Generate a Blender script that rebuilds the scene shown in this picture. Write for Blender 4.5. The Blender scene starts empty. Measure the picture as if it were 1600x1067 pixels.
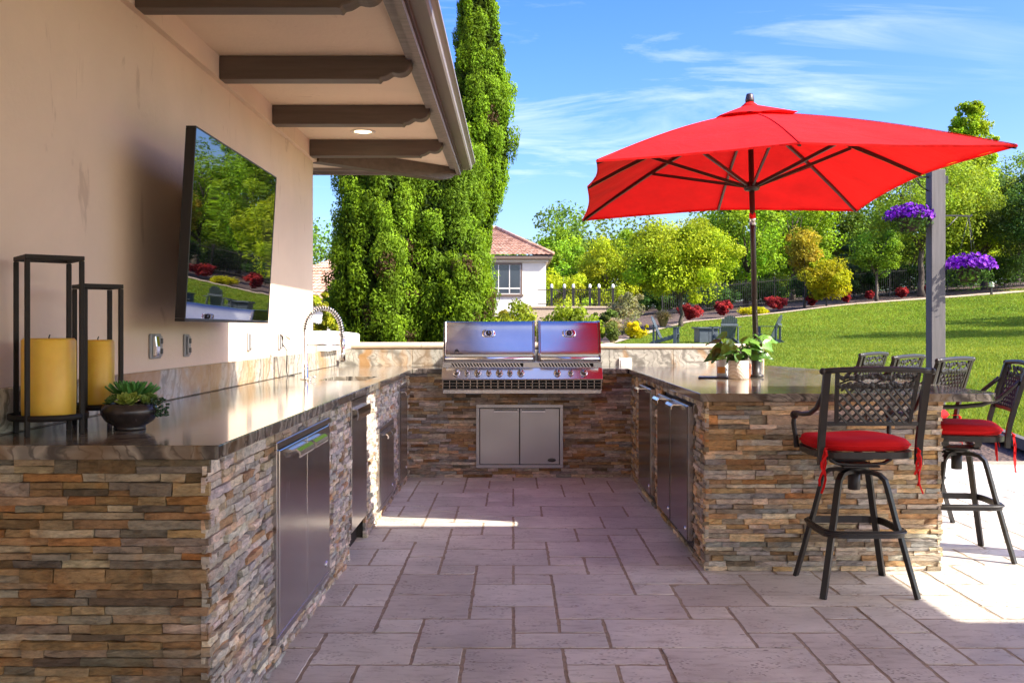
import bpy, bmesh, math, random
import numpy as np
from mathutils import Vector, Matrix

random.seed(7)
rng = np.random.default_rng(11)
PI = math.pi
scene = bpy.context.scene
col = scene.collection

# ------------------------------------------------------------------ camera, sky, sun, exposure
F_PX, CX, CY, HC = 1530.0, 802.0, 514.0, 1.285        # focal length and vanishing point of the photograph (1600 wide)
cam_d = bpy.data.cameras.new('camera')
cam = bpy.data.objects.new('camera', cam_d)
col.objects.link(cam)
cam.location = (0, 0, HC)
cam.rotation_euler = (PI / 2, 0, 0)
cam_d.sensor_width = 36.0
cam_d.lens = 36.0 * F_PX / 1600.0
cam_d.shift_x = -2.0 / 1600.0
cam_d.shift_y = -19.5 / 1600.0
cam_d.clip_start = 0.05
cam_d.clip_end = 2000.0
scene.camera = cam

SUN = Vector((1.03, -0.53, 1.0)).normalized()          # direction towards the sun
SUN_EL = math.asin(SUN.z)
SUN_ROT = math.atan2(SUN.x, SUN.y)
sun_d = bpy.data.lights.new('sun', 'SUN')
sun_d.energy = 3.2
sun_d.angle = math.radians(0.55)
sun_d.color = (1.0, 0.93, 0.82)
sun = bpy.data.objects.new('sun', sun_d)
col.objects.link(sun)
sun.rotation_euler = SUN.to_track_quat('Z', 'Y').to_euler()
sun.location = (20, -10, 20)

world = bpy.data.worlds.new('World')
scene.world = world
world.use_nodes = True
wn, wl = world.node_tree.nodes, world.node_tree.links
wn.clear()
w_out = wn.new('ShaderNodeOutputWorld')
w_bg = wn.new('ShaderNodeBackground')
w_bg.inputs['Strength'].default_value = 0.15
w_sky = wn.new('ShaderNodeTexSky')
w_sky.sky_type = 'NISHITA'
w_sky.sun_disc = False
w_sky.sun_elevation = SUN_EL
w_sky.sun_rotation = SUN_ROT
w_sky.air_density = 1.0
w_sky.dust_density = 2.8
w_sky.ozone_density = 4.5
w_hs = wn.new('ShaderNodeHueSaturation')
w_hs.inputs['Hue'].default_value = 0.522
w_hs.inputs['Saturation'].default_value = 1.36
w_hs.inputs['Value'].default_value = 0.68
wl.new(w_sky.outputs[0], w_hs.inputs['Color'])
# wispy high cloud: noise on the plane of the cloud deck
w_tc = wn.new('ShaderNodeTexCoord')
w_sep = wn.new('ShaderNodeSeparateXYZ')
wl.new(w_tc.outputs['Generated'], w_sep.inputs[0])
def wmath(op, a, b=None, clamp=False):
    n = wn.new('ShaderNodeMath'); n.operation = op; n.use_clamp = clamp
    for i, v in enumerate((a, b)):
        if v is None: continue
        if isinstance(v, (int, float)): n.inputs[i].default_value = v
        else: wl.new(v, n.inputs[i])
    return n.outputs[0]
w_z = wmath('MAXIMUM', wmath('ADD', w_sep.outputs['Z'], 0.12), 0.03)
w_px = wmath('DIVIDE', w_sep.outputs['X'], w_z)
w_py = wmath('DIVIDE', w_sep.outputs['Y'], w_z)
w_cmb = wn.new('ShaderNodeCombineXYZ')
wl.new(w_px, w_cmb.inputs[0]); wl.new(w_py, w_cmb.inputs[1])
def wnoise(scale, detail, rough, dist, rot, sc):
    m = wn.new('ShaderNodeMapping')
    m.inputs['Rotation'].default_value = (0, 0, rot)
    m.inputs['Scale'].default_value = sc
    wl.new(w_cmb.outputs[0], m.inputs['Vector'])
    n = wn.new('ShaderNodeTexNoise')
    n.inputs['Scale'].default_value = scale
    n.inputs['Detail'].default_value = detail
    n.inputs['Roughness'].default_value = rough
    n.inputs['Distortion'].default_value = dist
    wl.new(m.outputs[0], n.inputs['Vector'])
    return n.outputs['Fac']
w_n1 = wnoise(1.7, 9, 0.62, 0.9, 0.35, (0.55, 1.3, 1))
w_n2 = wnoise(0.62, 3, 0.5, 0.3, 0.2, (1, 1, 1))
w_mix = wmath('MULTIPLY', wmath('SUBTRACT', w_n1, 0.50), wmath('MULTIPLY', wmath('SUBTRACT', w_n2, 0.44), 9.0, True))
w_cl = wmath('MULTIPLY', w_mix, 3.0, True)
w_cl = wmath('MULTIPLY', w_cl, 0.75)
w_cm = wn.new('ShaderNodeMix'); w_cm.data_type = 'RGBA'
wl.new(w_cl, w_cm.inputs['Factor'])
wl.new(w_hs.outputs[0], w_cm.inputs['A'])
w_cm.inputs['B'].default_value = (2.7, 2.8, 2.95, 1)
wl.new(w_cm.outputs['Result'], w_bg.inputs['Color'])
wl.new(w_bg.outputs[0], w_out.inputs['Surface'])

scene.view_settings.view_transform = 'Standard'
scene.view_settings.look = 'None'
scene.view_settings.gamma = 1.0
scene.view_settings.exposure = 2.02
scene.view_settings.use_curve_mapping = False
scene.render.engine = 'CYCLES'
scene.cycles.use_denoising = True
scene.cycles.max_bounces = 8
scene.cycles.diffuse_bounces = 5
scene.cycles.glossy_bounces = 4
scene.cycles.transparent_max_bounces = 8
scene.cycles.sample_clamp_indirect = 6.0

# ------------------------------------------------------------------ materials
def new_mat(name):
    m = bpy.data.materials.new(name); m.use_nodes = True
    nt = m.node_tree
    b = nt.nodes['Principled BSDF']
    return m, nt, b

class NT:
    """small helper for building node trees"""
    def __init__(s, nt): s.nt = nt; s.n = nt.nodes; s.l = nt.links
    def set(s, sock, v):
        if isinstance(v, bpy.types.NodeSocket): s.l.new(v, sock)
        else:
            if isinstance(v, tuple) and len(v) == 3 and sock.type == 'RGBA': v = (*v, 1)
            sock.default_value = v
    def coord(s, kind='Object'):
        return s.n.new('ShaderNodeTexCoord').outputs[kind]
    def pos(s): return s.n.new('ShaderNodeNewGeometry').outputs['Position']
    def mapping(s, vec, scale=(1, 1, 1), rot=(0, 0, 0), loc=(0, 0, 0)):
        m = s.n.new('ShaderNodeMapping'); s.l.new(vec, m.inputs['Vector'])
        m.inputs['Scale'].default_value = scale; m.inputs['Rotation'].default_value = rot; m.inputs['Location'].default_value = loc
        return m.outputs[0]
    def noise(s, vec, scale, detail=4, rough=0.55, dist=0.0, out='Fac'):
        n = s.n.new('ShaderNodeTexNoise'); s.l.new(vec, n.inputs['Vector'])
        n.inputs['Scale'].default_value = scale; n.inputs['Detail'].default_value = detail
        n.inputs['Roughness'].default_value = rough; n.inputs['Distortion'].default_value = dist
        return n.outputs[out]
    def wave(s, vec, scale, dist, detail=3, dscale=1.0, kind='BANDS', d='X'):
        n = s.n.new('ShaderNodeTexWave'); s.l.new(vec, n.inputs['Vector'])
        n.wave_type = kind; n.bands_direction = d
        n.inputs['Scale'].default_value = scale; n.inputs['Distortion'].default_value = dist
        n.inputs['Detail'].default_value = detail; n.inputs['Detail Scale'].default_value = dscale
        return n.outputs['Fac']
    def voronoi(s, vec, scale, feature='F1', out='Distance'):
        n = s.n.new('ShaderNodeTexVoronoi'); s.l.new(vec, n.inputs['Vector']); n.feature = feature
        n.inputs['Scale'].default_value = scale
        return n.outputs[out]
    def ramp(s, fac, stops, interp='LINEAR'):
        r = s.n.new('ShaderNodeValToRGB'); s.l.new(fac, r.inputs[0]); r.color_ramp.interpolation = interp
        el = r.color_ramp.elements
        while len(el) < len(stops): el.new(0.5)
        for e, (p, c) in zip(el, stops):
            e.position = p
            e.color = (c, c, c, 1) if isinstance(c, (int, float)) else (*c[:3], 1)
        return r.outputs[0]
    def mix(s, fac, a, b, mode='MIX'):
        m = s.n.new('ShaderNodeMix'); m.data_type = 'RGBA'; m.blend_type = mode
        s.set(m.inputs['Factor'], fac); s.set(m.inputs['A'], a); s.set(m.inputs['B'], b)
        return m.outputs['Result']
    def math(s, op, a, b=0.0, clamp=False):
        m = s.n.new('ShaderNodeMath'); m.operation = op; m.use_clamp = clamp
        s.set(m.inputs[0], a); s.set(m.inputs[1], b)
        return m.outputs[0]
    def attr(s, name='tone'):
        a = s.n.new('ShaderNodeAttribute'); a.attribute_name = name
        return a.outputs['Color']
    def bump(s, height, strength=0.3, dist=0.01):
        b = s.n.new('ShaderNodeBump'); s.l.new(height, b.inputs['Height'])
        b.inputs['Strength'].default_value = strength; b.inputs['Distance'].default_value = dist
        return b.outputs[0]

def simple(name, colr, rough=0.5, metal=0.0, spec=0.5, var=0.0, vscale=8.0, bump=0.0, bscale=60.0, coat=0.0):
    m, nt, b = new_mat(name); t = NT(nt)
    b.inputs['Roughness'].default_value = rough; b.inputs['Metallic'].default_value = metal
    b.inputs['Specular IOR Level'].default_value = spec
    if coat: b.inputs['Coat Weight'].default_value = coat
    c = (*colr, 1)
    if var:
        n = t.noise(t.pos(), vscale, 5)
        f = t.ramp(n, [(0.3, 1 - var), (0.7, 1 + var * 0.6)])
        c = t.mix(1.0, (*colr, 1), f, 'MULTIPLY')
        t.l.new(t.math('ADD', t.math('MULTIPLY', n, 0.25), rough - 0.12, True), b.inputs['Roughness'])
    t.set(b.inputs['Base Color'], c)
    if bump:
        t.l.new(t.bump(t.noise(t.pos(), bscale, 4), bump, 0.004), b.inputs['Normal'])
    return m

M = {}
# ledger stone: each stone carries its own tone, the material adds cleft grain and iron stains
m, nt, b = new_mat('ledger_stone'); t = NT(nt)
p = t.pos()
n1 = t.noise(t.mapping(p, (14, 14, 34)), 1.0, 6, 0.62, 0.4)
n2 = t.noise(p, 5.5, 4, 0.6, 0.8)
n3 = t.noise(t.mapping(p, (40, 40, 120)), 1.0, 5, 0.7)
tone = t.attr('tone')
c = t.mix(1.0, tone, t.ramp(n1, [(0.25, (0.50, 0.49, 0.47)), (0.5, (0.95, 0.95, 0.95)), (0.78, (1.42, 1.36, 1.26))]), 'MULTIPLY')
c = t.mix(t.ramp(n2, [(0.54, 0.0), (0.72, 0.62)]), c, t.mix(1.0, c, (1.12, 0.78, 0.46, 1), 'MULTIPLY'))
c = t.mix(t.ramp(n2, [(0.22, 0.5), (0.36, 0.0)]), c, t.mix(1.0, c, (0.72, 0.78, 0.85, 1), 'MULTIPLY'))
t.set(b.inputs['Base Color'], c)
b.inputs['Roughness'].default_value = 0.72
b.inputs['Specular IOR Level'].default_value = 0.35
c = t.mix(1.0, c, t.ramp(n3, [(0.3, 0.62), (0.5, 1.0), (0.75, 1.3)]), 'MULTIPLY')
t.set(b.inputs['Base Color'], c)
hgt = t.math('ADD', t.math('MULTIPLY', n1, 0.7), t.math('MULTIPLY', n3, 0.7))
t.l.new(t.bump(hgt, 0.9, 0.010), b.inputs['Normal'])
M['stone'] = m
M['core'] = simple('mortar_core', (0.06, 0.05, 0.04), 0.9, bump=0.4)

# travertine paver
m, nt, b = new_mat('travertine'); t = NT(nt)
p = t.pos()
tone = t.attr('tone')
nl = t.noise(p, 2.2, 5, 0.55, 0.3)
ns = t.noise(t.mapping(p, (9, 26, 9)), 1.0, 6, 0.65, 0.5)
nf = t.noise(p, 60, 4, 0.6)
c = t.mix(1.0, tone, t.ramp(nl, [(0.3, (0.78, 0.765, 0.75)), (0.7, (1.12, 1.11, 1.09))]), 'MULTIPLY')
c = t.mix(1.0, c, t.ramp(ns, [(0.28, (0.70, 0.66, 0.62)), (0.47, (1, 1, 1)), (0.75, (1.10, 1.09, 1.08))]), 'MULTIPLY')
pit = t.voronoi(t.mapping(p, (42, 66, 42)), 1.0)
pmask = t.ramp(t.noise(p, 7.0, 5, 0.6, 0.5), [(0.47, 0.0), (0.60, 1.0)])
hole = t.math('MULTIPLY', t.ramp(pit, [(0.20, 1.0), (0.34, 0.0)]), pmask)
c = t.mix(t.math('MULTIPLY', hole, 0.62), c, (0.15, 0.115, 0.09, 1))
bigpit = t.voronoi(t.mapping(p, (5.0, 8.5, 5), (0, 0, 0.3)), 1.0)
c = t.mix(t.math('MULTIPLY', t.ramp(bigpit, [(0.045, 1.0), (0.075, 0.0)]), 0.7), c, (0.10, 0.08, 0.065, 1))
c = t.mix(t.ramp(t.noise(p, 0.9, 4, 0.6, 0.8), [(0.60, 0.0), (0.78, 0.35)]), c, t.mix(1.0, c, (0.70, 0.66, 0.62, 1), 'MULTIPLY'))
t.set(b.inputs['Base Color'], c)
t.l.new(t.math('ADD', t.math('MULTIPLY', nl, 0.3), 0.40), b.inputs['Roughness'])
b.inputs['Specular IOR Level'].default_value = 0.4
hgt = t.math('SUBTRACT', t.math('ADD', t.math('MULTIPLY', ns, 0.3), t.math('MULTIPLY', nf, 0.2)), t.math('MULTIPLY', hole, 0.8))
t.l.new(t.bump(hgt, 0.6, 0.008), b.inputs['Normal'])
M['paver'] = m
M['sand'] = simple('joint_sand', (0.33, 0.26, 0.185), 0.95, var=0.3, vscale=30, bump=0.6, bscale=300)

# polished quartzite (countertop, backsplash)
def quartzite(name, dark, mid, light, rust, rough):
    m, nt, b = new_mat(name); t = NT(nt)
    p = t.pos()
    warp = t.noise(p, 1.6, 4, 0.55, 0.6, 'Color')
    pv = t.mix(0.42, p, warp, 'ADD')
    v1 = t.wave(t.mapping(pv, (1.0, 1.35, 2.3), (0.15, 0.1, 0.9)), 2.1, 7.5, 4, 1.2)
    v2 = t.wave(t.mapping(pv, (1.3, 1.0, 1.6), (0.0, 0.3, 0.35)), 6.0, 9.0, 4, 1.6)
    n = t.noise(pv, 3.0, 6, 0.6)
    c = t.ramp(v1, [(0.0, dark), (0.22, mid), (0.6, light), (1.0, mid)])
    c = t.mix(t.ramp(v2, [(0.0, 0.75), (0.16, 0.0)]), c, (*dark, 1))
    c = t.mix(t.ramp(t.noise(t.mapping(pv, (2.6, 0.9, 0.35)), 1.5, 3, 0.5, 0.4), [(0.52, 0.0), (0.63, 0.85)]), c, (*rust, 1))
    c = t.mix(1.0, c, t.ramp(n, [(0.25, 0.72), (0.75, 1.2)]), 'MULTIPLY')
    t.set(b.inputs['Base Color'], c)
    b.inputs['Roughness'].default_value = rough
    b.inputs['Specular IOR Level'].default_value = 0.55
    return m
M['counter'] = quartzite('polished_quartzite', (0.055, 0.048, 0.042), (0.18, 0.16, 0.13), (0.34, 0.305, 0.25), (0.17, 0.105, 0.05), 0.11)
M['splash'] = quartzite('backsplash_quartzite', (0.20, 0.185, 0.155), (0.38, 0.36, 0.31), (0.50, 0.475, 0.40), (0.40, 0.21, 0.065), 0.18)

# stucco
def stucco(name, colr, stain=0.22):
    m, nt, b = new_mat(name); t = NT(nt)
    p = t.pos()
    n = t.noise(p, 1.1, 5, 0.6, 0.5)
    n2 = t.noise(t.mapping(p, (5.5, 5.5, 1.6)), 1.0, 6, 0.62, 1.4)
    c = t.mix(1.0, (*colr, 1), t.ramp(n, [(0.3, 0.93), (0.7, 1.05)]), 'MULTIPLY')
    c = t.mix(t.ramp(n2, [(0.63, 0.0), (0.70, stain)]), c, t.mix(1.0, c, (0.58, 0.50, 0.44, 1), 'MULTIPLY'))
    t.set(b.inputs['Base Color'], c)
    b.inputs['Roughness'].default_value = 0.88
    b.inputs['Specular IOR Level'].default_value = 0.25
    t.l.new(t.bump(t.math('ADD', t.noise(p, 38, 5, 0.6), t.math('MULTIPLY', t.noise(p, 7, 3), 0.8)), 0.22, 0.012), b.inputs['Normal'])
    return m
M['stucco'] = stucco('house_stucco', (0.79, 0.625, 0.485), 0.42)
M['soffit'] = stucco('soffit_stucco', (0.84, 0.68, 0.50), 0.25)
M['far_stucco'] = stucco('far_stucco', (0.74, 0.68, 0.58), 0.1)
M['white_stucco'] = stucco('garden_stucco', (0.72, 0.66, 0.59), 0.2)
M['capstone'] = simple('cap_stone', (0.66, 0.52, 0.37), 0.6, var=0.12, vscale=9, bump=0.2)

def wood_paint(name, colr, rough=0.55, sc=(2.2, 26, 26)):
    m, nt, b = new_mat(name); t = NT(nt)
    p = t.pos()
    g = t.noise(t.mapping(p, sc), 1.0, 5, 0.6, 0.3)
    c = t.mix(1.0, (*colr, 1), t.ramp(g, [(0.25, 0.72), (0.75, 1.28)]), 'MULTIPLY')
    t.set(b.inputs['Base Color'], c)
    b.inputs['Roughness'].default_value = rough
    t.l.new(t.bump(g, 0.25, 0.006), b.inputs['Normal'])
    return m
M['beam'] = wood_paint('stained_beam', (0.105, 0.078, 0.058))
M['fascia'] = wood_paint('fascia_paint', (0.24, 0.205, 0.175))
M['gutter'] = simple('gutter_metal', (0.20, 0.172, 0.15), 0.42, var=0.1, vscale=4)
M['gutter_dark'] = simple('gutter_seam', (0.075, 0.035, 0.028), 0.5)

def steel(name, colr, rough, axis):
    m, nt, b = new_mat(name); t = NT(nt)
    p = t.pos()
    sc = {'X': (3, 260, 260), 'Y': (260, 3, 260), 'Z': (260, 260, 3)}[axis]
    g = t.noise(t.mapping(p, sc), 1.0, 3, 0.5)
    sm = t.noise(p, 3.5, 4, 0.55)
    t.set(b.inputs['Base Color'], t.mix(1.0, (*colr, 1), t.ramp(sm, [(0.3, 0.90), (0.7, 1.05)]), 'MULTIPLY'))
    b.inputs['Metallic'].default_value = 1.0
    t.l.new(t.math('ADD', t.math('MULTIPLY', g, 0.03), t.math('ADD', t.math('MULTIPLY', sm, 0.10), rough - 0.065)), b.inputs['Roughness'])
    t.l.new(t.bump(g, 0.010, 0.0006), b.inputs['Normal'])
    b.inputs['Anisotropic'].default_value = 0.5
    return m
M['steel'] = steel('brushed_steel', (0.50, 0.48, 0.465), 0.25, 'Z')
M['steel_x'] = steel('grill_steel', (0.60, 0.59, 0.58), 0.19, 'X')
M['steel_dark'] = steel('black_steel', (0.33, 0.30, 0.28), 0.16, 'Z')
M['chrome'] = simple('chrome', (0.78, 0.78, 0.78), 0.10, metal=1.0)
M['black'] = simple('black_recess', (0.012, 0.011, 0.010), 0.6)
M['iron'] = simple('bronze_black_iron', (0.020, 0.017, 0.015), 0.42, var=0.25, vscale=14, spec=0.5, bump=0.1, bscale=200)
M['rod'] = simple('lantern_iron', (0.012, 0.009, 0.007), 0.55, spec=0.3, var=0.3, vscale=40, bump=0.3, bscale=180)
M['pole'] = simple('umbrella_bronze', (0.035, 0.022, 0.018), 0.35, metal=0.0, spec=0.6)
M['grey_post'] = wood_paint('grey_post_paint', (0.105, 0.095, 0.092), 0.7, (26, 26, 2.2))
M['adk'] = simple('slate_painted_wood', (0.060, 0.075, 0.090), 0.45, var=0.2, vscale=10)
M['plastic_grey'] = simple('outlet_plastic', (0.30, 0.30, 0.31), 0.35)
M['plastic_white'] = simple('outlet_white', (0.72, 0.70, 0.64), 0.4)
M['plastic_black'] = simple('tv_plastic', (0.010, 0.010, 0.011), 0.35)

m, nt, b = new_mat('tv_glass'); t = NT(nt)
b.inputs['Base Color'].default_value = (0.004, 0.004, 0.005, 1)
b.inputs['Roughness'].default_value = 0.015
b.inputs['IOR'].default_value = 2.9
t.l.new(t.bump(t.noise(t.mapping(t.pos(), (3, 3, 3)), 1.0, 1, 0.4), 0.035, 0.02), b.inputs['Normal'])
M['tv_glass'] = m

# fabric
def fabric(name, colr, transl, rough=0.8, wscale=900):
    m, nt, b = new_mat(name); t = NT(nt)
    p = t.pos()
    n = t.noise(p, 2.5, 5, 0.6)
    c = t.mix(1.0, (*colr, 1), t.ramp(n, [(0.3, 0.80), (0.7, 1.10)]), 'MULTIPLY')
    t.set(b.inputs['Base Color'], c)
    b.inputs['Roughness'].default_value = rough
    b.inputs['Specular IOR Level'].default_value = 0.2
    t.l.new(t.bump(t.math('ADD', t.noise(p, 240, 2), t.math('MULTIPLY', t.noise(t.mapping(p, (7, 7, 2.5)), 1.0, 4, 0.55, 0.6), 9.0)), 0.22, 0.006), b.inputs['Normal'])
    if transl:
        tr = t.n.new('ShaderNodeBsdfTranslucent'); t.set(tr.inputs['Color'], c)
        ms = t.n.new('ShaderNodeMixShader'); ms.inputs[0].default_value = transl
        t.l.new(b.outputs[0], ms.inputs[1]); t.l.new(tr.outputs[0], ms.inputs[2])
        t.l.new(ms.outputs[0], t.n['Material Output'].inputs['Surface'])
    return m
M['canopy'] = fabric('red_canvas', (0.78, 0.010, 0.009), 0.17)
M['cushion'] = fabric('red_cushion', (0.62, 0.008, 0.010), 0.0)
M['ribbon'] = fabric('red_ribbon', (0.66, 0.012, 0.012), 0.15)

# foliage: tone attribute per leaf
def leafmat(name, transl=0.38, rough=0.5, spec=0.35, tint=(1.25, 1.15, 0.5)):
    m, nt, b = new_mat(name); t = NT(nt)
    c = t.attr('tone')
    t.set(b.inputs['Base Color'], c)
    b.inputs['Roughness'].default_value = rough
    b.inputs['Specular IOR Level'].default_value = spec
    tr = t.n.new('ShaderNodeBsdfTranslucent')
    t.set(tr.inputs['Color'], t.mix(1.0, c, (*tint, 1), 'MULTIPLY'))
    ms = t.n.new('ShaderNodeMixShader'); ms.inputs[0].default_value = transl
    t.l.new(b.outputs[0], ms.inputs[1]); t.l.new(tr.outputs[0], ms.inputs[2])
    t.l.new(ms.outputs[0], t.n['Material Output'].inputs['Surface'])
    return m
M['leaf'] = leafmat('tree_leaf', 0.45, 0.6, 0.12)
M['leaf_gloss'] = leafmat('plant_leaf', 0.25, 0.35, 0.5, (1.1, 1.1, 0.5))
M['petal'] = leafmat('petal', 0.3, 0.6, 0.2, (1.0, 1.0, 1.0))
m, nt, b = new_mat('bark'); t = NT(nt)
bk = t.noise(t.mapping(t.pos(), (9, 9, 2)), 1.0, 6, 0.65)
t.set(b.inputs['Base Color'], t.ramp(bk, [(0.3, (0.035, 0.026, 0.02)), (0.7, (0.14, 0.11, 0.085))]))
b.inputs['Roughness'].default_value = 0.9
t.l.new(t.bump(bk, 0.6, 0.03), b.inputs['Normal'])
M['bark'] = m

m, nt, b = new_mat('lawn_turf'); t = NT(nt)
p = t.pos()
a1 = t.noise(p, 0.22, 6, 0.65, 0.6); a2 = t.noise(p, 5.0, 5, 0.7); a3 = t.noise(p, 40, 3, 0.7)
c = t.ramp(a1, [(0.3, (0.105, 0.185, 0.014)), (0.7, (0.160, 0.250, 0.018))])
c = t.mix(1.0, c, t.ramp(a2, [(0.25, 0.7), (0.75, 1.3)]), 'MULTIPLY')
c = t.mix(1.0, c, t.ramp(a3, [(0.25, 0.55), (0.75, 1.4)]), 'MULTIPLY')
t.set(b.inputs['Base Color'], c)
b.inputs['Roughness'].default_value = 0.85
b.inputs['Specular IOR Level'].default_value = 0.03
t.l.new(t.bump(t.math('ADD', a3, a2), 0.7, 0.05), b.inputs['Normal'])
M['lawn'] = m
m, nt, b = new_mat('bark_mulch'); t = NT(nt)
p = t.pos()
v = t.voronoi(t.mapping(p, (26, 34, 26)), 1.0, 'F1', 'Color')
c = t.mix(1.0, (0.085, 0.052, 0.038, 1), t.ramp(v, [(0.0, 0.35), (1.0, 1.9)]), 'MULTIPLY')
t.set(b.inputs['Base Color'], c)
b.inputs['Roughness'].default_value = 0.92
t.l.new(t.bump(t.voronoi(t.mapping(p, (26, 34, 26)), 1.0), 0.9, 0.03), b.inputs['Normal'])
M['mulch'] = m
M['path'] = simple('path_gravel', (0.40, 0.31, 0.215), 0.9, var=0.2, vscale=12, bump=0.4, bscale=80)
M['curb'] = simple('edging_stone', (0.10, 0.085, 0.075), 0.8, var=0.3, vscale=12, bump=0.4)
m, nt, b = new_mat('clay_tile'); t = NT(nt)
c = t.ramp(t.voronoi(t.mapping(t.pos(), (3.2, 3.2, 5)), 1.0, 'F1', 'Color'), [(0.0, (0.26, 0.13, 0.085)), (0.5, (0.42, 0.24, 0.16)), (1.0, (0.50, 0.34, 0.25))])
t.set(b.inputs['Base Color'], c); b.inputs['Roughness'].default_value = 0.8
M['tile'] = m
M['window_glass'] = simple('window_glass', (0.035, 0.045, 0.06), 0.08, spec=0.8)
M['frame_brown'] = simple('window_frame', (0.16, 0.11, 0.08), 0.5)
M['frame_white'] = simple('window_sash', (0.62, 0.58, 0.52), 0.5)

# candle wax: translucent
m, nt, b = new_mat('candle_wax'); t = NT(nt)
n = t.noise(t.pos(), 12, 4, 0.6)
t.set(b.inputs['Base Color'], t.ramp(n, [(0.3, (0.70, 0.43, 0.045)), (0.7, (0.80, 0.53, 0.075))]))
b.inputs['Roughness'].default_value = 0.42
b.inputs['Subsurface Weight'].default_value = 0.5
b.inputs['Subsurface Radius'].default_value = (0.03, 0.015, 0.004)
M['wax'] = m
M['bowl'] = simple('dark_glazed_clay', (0.035, 0.028, 0.028), 0.22, var=0.4, vscale=30, bump=0.1, bscale=90)
M['soil'] = simple('potting_soil', (0.03, 0.022, 0.016), 0.95, bump=0.6, bscale=150)
m, nt, b = new_mat('herringbone_pot'); t = NT(nt)
o = t.coord('Object')
zig = t.wave(t.mapping(o, (1, 1, 1)), 26, 4.0, 2, 6.0, 'BANDS', 'DIAGONAL')
t.set(b.inputs['Base Color'], t.ramp(zig, [(0.35, (0.66, 0.55, 0.42)), (0.6, (0.78, 0.70, 0.58))]))
b.inputs['Roughness'].default_value = 0.7
t.l.new(t.bump(zig, 0.5, 0.004), b.inputs['Normal'])
M['pot'] = m
M['mug_white'] = simple('white_ceramic', (0.78, 0.76, 0.72), 0.2)
M['mug_orange'] = simple('orange_print', (0.85, 0.32, 0.04), 0.4)
M['terracotta'] = simple('copper_cup', (0.42, 0.13, 0.06), 0.3)
M['slate'] = simple('slate_tray', (0.03, 0.028, 0.028), 0.4)
M['wicker'] = simple('wicker_basket', (0.045, 0.030, 0.022), 0.8, var=0.5, vscale=60, bump=0.8, bscale=90)
m, nt, b = new_mat('lamp_glow'); t = NT(nt)
b.inputs['Emission Color'].default_value = (1.0, 0.78, 0.42, 1); b.inputs['Emission Strength'].default_value = 2.2
M['glow'] = m
M['trim_white'] = simple('light_trim', (0.70, 0.62, 0.52), 0.4)
M['lamp_white'] = simple('post_lamp', (0.75, 0.74, 0.70), 0.3)

# ------------------------------------------------------------------ geometry helpers
def link(o, parent=None):
    col.objects.link(o)
    if parent is not None: o.parent = parent
    return o

def tag(o, label=None, cat=None, group=None, kind=None):
    if label: o['label'] = label
    if cat: o['category'] = cat
    if group: o['group'] = group
    if kind: o['kind'] = kind
    return o

def thing(name, label, cat, loc=(0, 0, 0), rz=0.0, group=None):
    o = bpy.data.objects.new(name, None)
    o.empty_display_size = 0.1
    link(o); o.location = loc; o.rotation_euler = (0, 0, rz)
    return tag(o, label, cat, group)

def kids(o): return [c for c in bpy.data.objects if c.parent == o]
def copy_tree(o, parent=None):
    c = o.copy(); col.objects.link(c)
    c.parent = parent
    for ch in kids(o): copy_tree(ch, c)
    return c

def set_tone(me, cols):
    """cols: one RGB per face"""
    a = me.attributes.new('tone', 'FLOAT_COLOR', 'FACE')
    arr = np.ones((len(me.polygons), 4), dtype=np.float32)
    arr[:, :3] = cols
    a.data.foreach_set('color', arr.ravel())

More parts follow.
